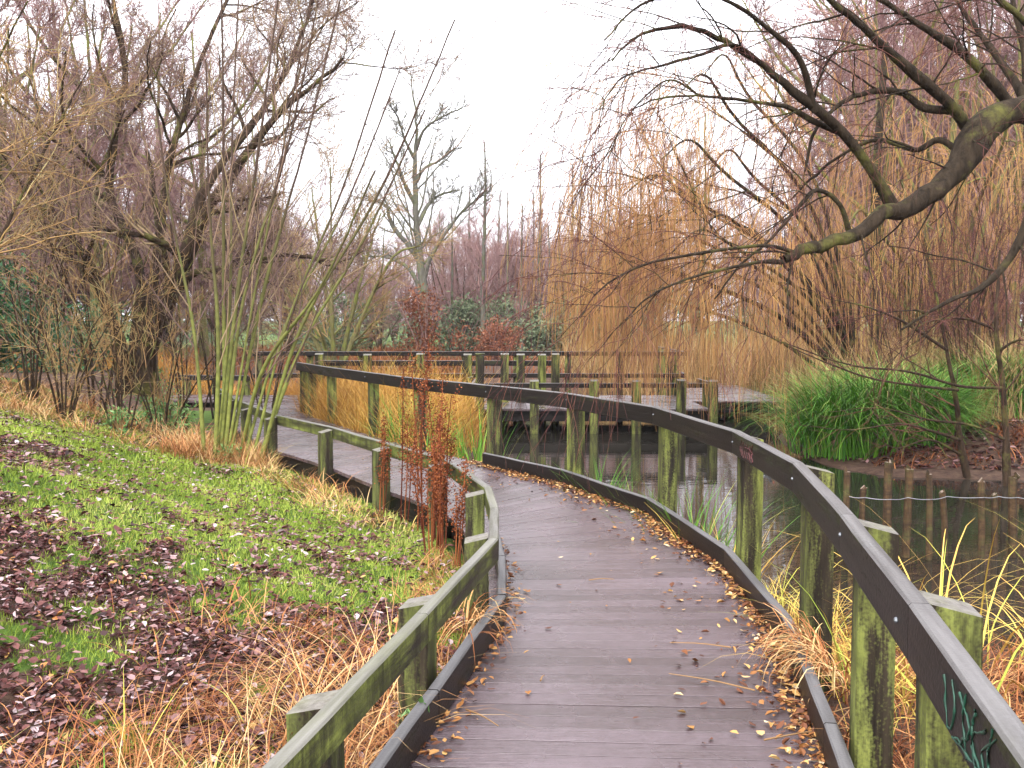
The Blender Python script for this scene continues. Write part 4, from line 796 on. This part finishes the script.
# golden reeds in the marsh between path and walkway
def marsh(x, y): return (x < -.9-.25*np.sin(y)) & (poly_signed(x, y, Rp) > .03) & (pond_dist(x, y) > .02) & (y < 20.6) & (x < 1)
P_ = [clumps(700, -4.6, .4, 11.2, 20.6, marsh, 80, .14, 1.0, .0095, (.0, .45), .9, 0, 0, 0, 0, seed=31, thi=.95)]
stuff("green_reeds", clumps(60, -2.2, -.6, 11.6, 14.2, marsh, 60, .12, .9, .010, (.0, .5), .9, 0, 0, 0, 0, seed=37), 'sedge', "green blades at the pond end of the golden reeds", "reeds")
P_.append(clumps(90, -4.0, 2.0, 23.2, 25, lambda x, y: x < 3, 60, .15, .9, .012, (0, .7), 1.0, 0, 0, 0, 0, seed=32, thi=.9))
P_.append(clumps(120, -12, -4, 23.9, 28, lambda x, y: x < 3, 60, .2, .7, .012, (0, .8), 1.0, 0, 0, 0, 0, seed=35, thi=.6))
stuff("reeds", merge(P_), 'reed', "dense golden reeds filling the marsh between the path and the crossing walkway", "reeds")
P_ = [clumps(600, -3, 16, 27.6, 36, lambda x, y: (pond_dist(x, y) > .1) & (x > 2), 60, .25, 1.2, .018, (0, .45), .7, 0, 0, 0, 0, seed=33, K=5)]
P_.append(clumps(420, 4.6, 14, 15.5, 28, lambda x, y: (pond_dist(x, y) > .1), 70, .22, 1.25, .015, (0, .5), .8, 0, 0, 0, 0, seed=34, K=5))
stuff("reed_bed", merge(P_), 'palereed', "pale tan reed bed on the far side of the pond", "reeds")
P_ = [clumps(700, -30, 30, 27.8, 60, lambda x, y: x < 99, 40, .45, .6, .035, (0, .8), .8, 0, 0, 0, 0, seed=36, K=4, thi=.3)]
stuff("rough_grass", merge(P_), 'straw', "rough russet grass and bracken on the far bank beyond the walkway", "rough grass")
# green tufts in the water margin and by the reeds, sedge clumps
def tuft(name, label, x, y, nb, spread, h, w, mat, lean=(.0, .7), curl=1.3, seed=1, tlo=0, thi=1, cat="grass tuft", z=None):
    rg = np.random.default_rng(seed); S = np.stack([rg.normal(0, spread, nb), rg.normal(0, spread, nb), np.full(nb, -.03)], 1)
    az = np.arctan2(S[:, 1], S[:, 0])+rg.normal(0, .7, nb); z = max(gz(x, y), WZ) if z is None else z
    V, F_, T_ = blades(S, h*rg.uniform(.55, 1.2, nb), rg.uniform(lean[0], lean[1], nb), w*rg.uniform(.6, 1.3, nb), 8, curl, rg, rg.uniform(tlo, thi, nb), az)
    return obj(name, np_mesh(name, V, F_, T_), M[mat], None, (x, y, z), label=label, category=cat)
tuft("grass_tuft", "fresh green tuft in the water left of the middle green post", at(600, 470, 9.5)[0]+.02, 9.75, 90, .10, .78, .010, 'sedge', (0, .35), .8, 1)
tuft("grass_tuft", "leafy green and yellow tuft in the water between two bright green posts", 1.47, 7.9, 150, .17, .85, .011, 'sedge', (0, .4), .9, 2, .2)
tuft("grass_tuft", "yellowing tuft at the foot of the wide green post", 1.62, 7.25, 60, .10, .75, .010, 'reed', (0, .4), .9, 3, .5)
tuft("grass_tuft", "small green tuft just left of the wide bright green post", 1.12, 8.95, 50, .08, .7, .009, 'sedge', (0, .35), .8, 4, .2)
tuft("iris_clump", "upright green iris blades at the water end of the golden reeds", -.42, 12.6, 60, .16, 1.0, .022, 'sedge', (0, .25), .5, 5, .3)
tuft("grass_tuft", "green blades mixed in dead grass beside the low rail at bottom left", -1.28, 3.1, 22, .06, .36, .010, 'sedge', (0, .4), .6, 6, .5)
tuft("grass_tuft", "single upright green-tipped tuft in the leaf litter at lower left", -1.45, 3.75, 16, .05, .38, .008, 'reed', (0, .4), .5, 7, .6)
for i, (u, y, h, sp, lb) in enumerate([(848, 15.3, 1.75, .32, "big arching clump of bright green sedge at the water's edge, left of its neighbours"), (888, 15.6, 1.75, .32, "bright green arching sedge clump in the middle of the group on the right bank"), (918, 15.0, 1.4, .2, "smaller green sedge clump behind the leaning sapling"), (985, 17.5, 1.6, .3, "dull green sedge clump behind the saplings at the right edge"), (1028, 16.5, 1.5, .3, "rightmost green sedge clump, cut by the edge of the view")]):
    tuft("sedge_clump", lb, (u-512)/F_PX*y, y, 2200, sp, h, .017, 'sedge', (0, .42), 1.65, 50+i, 0, (.95 if i < 3 else .8), "sedge")
# dock seed stalks in front of the low rail
for i, (u, y, h, lb) in enumerate([(415, 8.6, 1.45, "tallest rusty dock stalk rising left of the low rail's bend"), (437, 8.2, 1.35, "rusty dock stalk with dense seed head just right of the tallest one"), (452, 7.9, .95, "short rusty dock stalk at the bend of the low rail"), (466, 7.9, 1.05, "rusty dock stalk leaning by the bend of the low rail"), (478, 8.0, .75, "lowest right-hand dock stalk against the deck"), (425, 7.7, .8, "low bushy dock stalk below the rail bend"), (404, 9.3, .75, "thin dock stalk beside the mossy post left of the bend"), (444, 7.5, 1.0, "slim dock stalk standing before the mossy post left of the bend"), (430, 8.9, 1.2, "slim rusty dock stalk just behind the tallest ones"), (460, 7.3, .65, "short dock stalk nearest the camera under the rail bend")]):
    rg = np.random.default_rng(90+i); x = (u-512)/F_PX*y; 
    x = min(x, float(np.interp(y, Lp[:, 1], Lp[:, 0]))-.16); z = gz(x, y)
    t = thing("dock_plant", lb, "plant", (x, y, z)); S = rg.normal(0, .03, (3, 3))*[1, 1, 0]
    P = grow(S, nrm(np.array([0, 0, 1.])+rg.normal(0, .06, (3, 3))), (h := h*1.18)*np.array([1, .85, .7]), 8, .03, (0, 0, .02), rg); R = lin_r(np.full(3, .007), np.full(3, .003), 8); V, F_, T_ = tubes(P, R, 5, rg.random(3)); obj("stalk", np_mesh("stalk", V, F_, T_), M['dock'], t)
    S2, D2, L2, r2 = spawn(P, R, h*np.array([1, .85, .7]), 14, .3, 1, 22, .22, .5, rg); P2 = grow(S2, D2, L2, 6, .05, (0, 0, .1), rg)
    allp = np.concatenate([P2.reshape(-1, 3), P[:, 4:].reshape(-1, 3)]); nb = 900; k = rg.integers(0, len(allp), nb); Q = allp[k]+rg.normal(0, .017, (nb, 3))+rg.uniform(-.04, .04, (nb, 1))*[0, 0, 1]
    a = nrm(rg.normal(0, 1, (nb, 3))); b_ = nrm(np.cross(a, rg.normal(0, 1, (nb, 3)))); s = .0075; V = np.stack([Q-a*s, Q+b_*s, Q+a*s, Q-b_*s], 1).reshape(-1, 3); F_ = (np.arange(nb)*4)[:, None]+[0, 1, 2, 3]
    obj("seed_head", np_mesh("seed_head", V, F_, np.repeat(rg.random(nb), 4)), M['dock'], t)
# small leafy weed on deck edge bottom left
bush("weed", "small green leafy weed growing at the foot of the left kerb near the camera", 408, 3.75, .07, .13, 60, .022, 'bramble', seed=44, cat="plant", base_z=.0, twigs='tw_tan')

# ------------------------------------------------------------------ moorhen on the pond
def moorhen():
    y = 14.0; x = (762-512)/F_PX*y; t = thing("moorhen", "small dark water bird with a white flank line swimming on the pond", "bird", (x, y, WZ))
    me = bpy.data.meshes.new("body"); # skinned spine: tail, body, breast, neck, head
    V = [(-.20, 0, .09), (-.14, 0, .065), (-.06, 0, .05), (.03, 0, .05), (.10, 0, .065), (.135, 0, .12), (.145, 0, .165), (.175, 0, .175)]
    me.from_pydata(V, [(i, i+1) for i in range(len(V)-1)], []); o = bpy.data.objects.new("body", me); link(o, t); me.materials.append(plain("moorhen_feathers", (.022, .022, .026), .6))
    md = o.modifiers.new("skin", 'SKIN'); rad = [(.008, .012), (.035, .03), (.062, .055), (.068, .06), (.05, .045), (.026, .026), (.028, .028), (.014, .015)]
    for i, sv in enumerate(me.skin_vertices[0].data): sv.radius = rad[i]; sv.use_root = (i == 3)
    o.modifiers.new("sub", 'SUBSURF').render_levels = 2
    bm_ = [(.185, -.008, .170), (.185, .008, .170), (.183, 0, .182), (.183, 0, .163), (.215, 0, .165)]
    b2 = bpy.data.meshes.new("beak"); b2.from_pydata(bm_, [], [(0, 2, 4), (2, 1, 4), (1, 3, 4), (3, 0, 4), (0, 3, 1, 2)]); obj("beak", b2, plain("beak_red", (.55, .07, .03), .4), t)
    for s in (-1, 1):
        P = catmull([(-.14, s*.034, .085), (-.05, s*.060, .08), (.05, s*.062, .078)], 6)[None]; V, F_, _ = tubes(P, np.array([[.002, .006, .007, .007, .006, .002]]), 6)
        obj("flank_stripe", np_mesh("flank_stripe", V, F_), plain("white_feathers", (.75, .75, .75), .6), t)
        P = catmull([(.162, s*.024, .178), (.164, s*.026, .18), (.166, s*.024, .178)], 4)[None]; V, F_, _ = tubes(P, np.full((1, 4), .004), 6); obj("eye", np_mesh("eye", V, F_), plain("eye_red", (.2, .02, .01), .2), t)
moorhen()

# ------------------------------------------------------------------ haze
hz = bpy.data.meshes.new("haze"); x0, x1, y0, y1, z0, z1 = -920, 920, -80, 1820, -3, 22
hz.from_pydata([(x, y, z) for z in (z0, z1) for x, y in ((x0, y0), (x1, y0), (x1, y1), (x0, y1))], [], [(0, 3, 2, 1), (4, 5, 6, 7), (0, 1, 5, 4), (1, 2, 6, 5), (2, 3, 7, 6), (3, 0, 4, 7)])
m = bpy.data.materials.new("damp_air"); m.use_nodes = True; nt = m.node_tree; nt.nodes.clear(); out = nt.nodes.new("ShaderNodeOutputMaterial"); pv = nt.nodes.new("ShaderNodeVolumePrincipled")
pv.inputs["Color"].default_value = (.93, .93, .96, 1); pv.inputs["Density"].default_value = .0004; nt.links.new(pv.outputs[0], out.inputs["Volume"])
obj("haze", hz, m, kind="stuff", label="thin damp winter air over the pond and wood", category="haze")
# ------------------------------------------------------------------ light
world = bpy.data.worlds.new("World"); scene.world = world; world.use_nodes = True; nt = world.node_tree
sky = nt.nodes.new("ShaderNodeTexSky"); sky.sky_type = 'NISHITA'; sky.sun_disc = False
EL, AZ = math.radians(38), math.radians(200)
sky.sun_elevation = EL; sky.sun_rotation = AZ; sky.dust_density = 3.0; sky.air_density = 1.0
hs = nt.nodes.new("ShaderNodeHueSaturation"); hs.inputs["Saturation"].default_value = .04
mx = nt.nodes.new("ShaderNodeMix"); mx.data_type = 'RGBA'; mx.inputs[0].default_value = .72; mx.inputs[7].default_value = (10.7, 10.8, 11.6, 1)
nt.links.new(sky.outputs[0], hs.inputs["Color"]); nt.links.new(hs.outputs[0], mx.inputs[6])
# overcast dome: the zenith is brighter than the horizon
tc = nt.nodes.new("ShaderNodeTexCoord"); sz_ = nt.nodes.new("ShaderNodeSeparateXYZ"); nt.links.new(tc.outputs["Generated"], sz_.inputs[0])
zg = mathn(nt, 'ADD', mathn(nt, 'MULTIPLY', mathn(nt, 'MAXIMUM', sz_.outputs[2], 0.0), 1.25), .55)
vm = nt.nodes.new("ShaderNodeVectorMath"); vm.operation = 'SCALE'; nt.links.new(mx.outputs[2], vm.inputs[0]); nt.links.new(zg, vm.inputs["Scale"])
nt.links.new(vm.outputs[0], nt.nodes["Background"].inputs[0]); nt.nodes["Background"].inputs[1].default_value = .12
sun = bpy.data.lights.new("sun", 'SUN'); sun.energy = 1.5; sun.angle = math.radians(25); sun.color = (1, .985, .95)
so = bpy.data.objects.new("sun", sun); C.objects.link(so)
sd = Vector((math.sin(AZ)*math.cos(EL), math.cos(AZ)*math.cos(EL), math.sin(EL))); so.rotation_euler = sd.to_track_quat('Z', 'Y').to_euler()
vs = scene.view_settings; vs.view_transform = 'Standard'; vs.look = 'None'; vs.exposure = 1.42; vs.gamma = 1; vs.use_curve_mapping = False
scene.cycles.max_bounces = 5; scene.cycles.diffuse_bounces = 3; scene.cycles.glossy_bounces = 3; scene.cycles.use_denoising = True
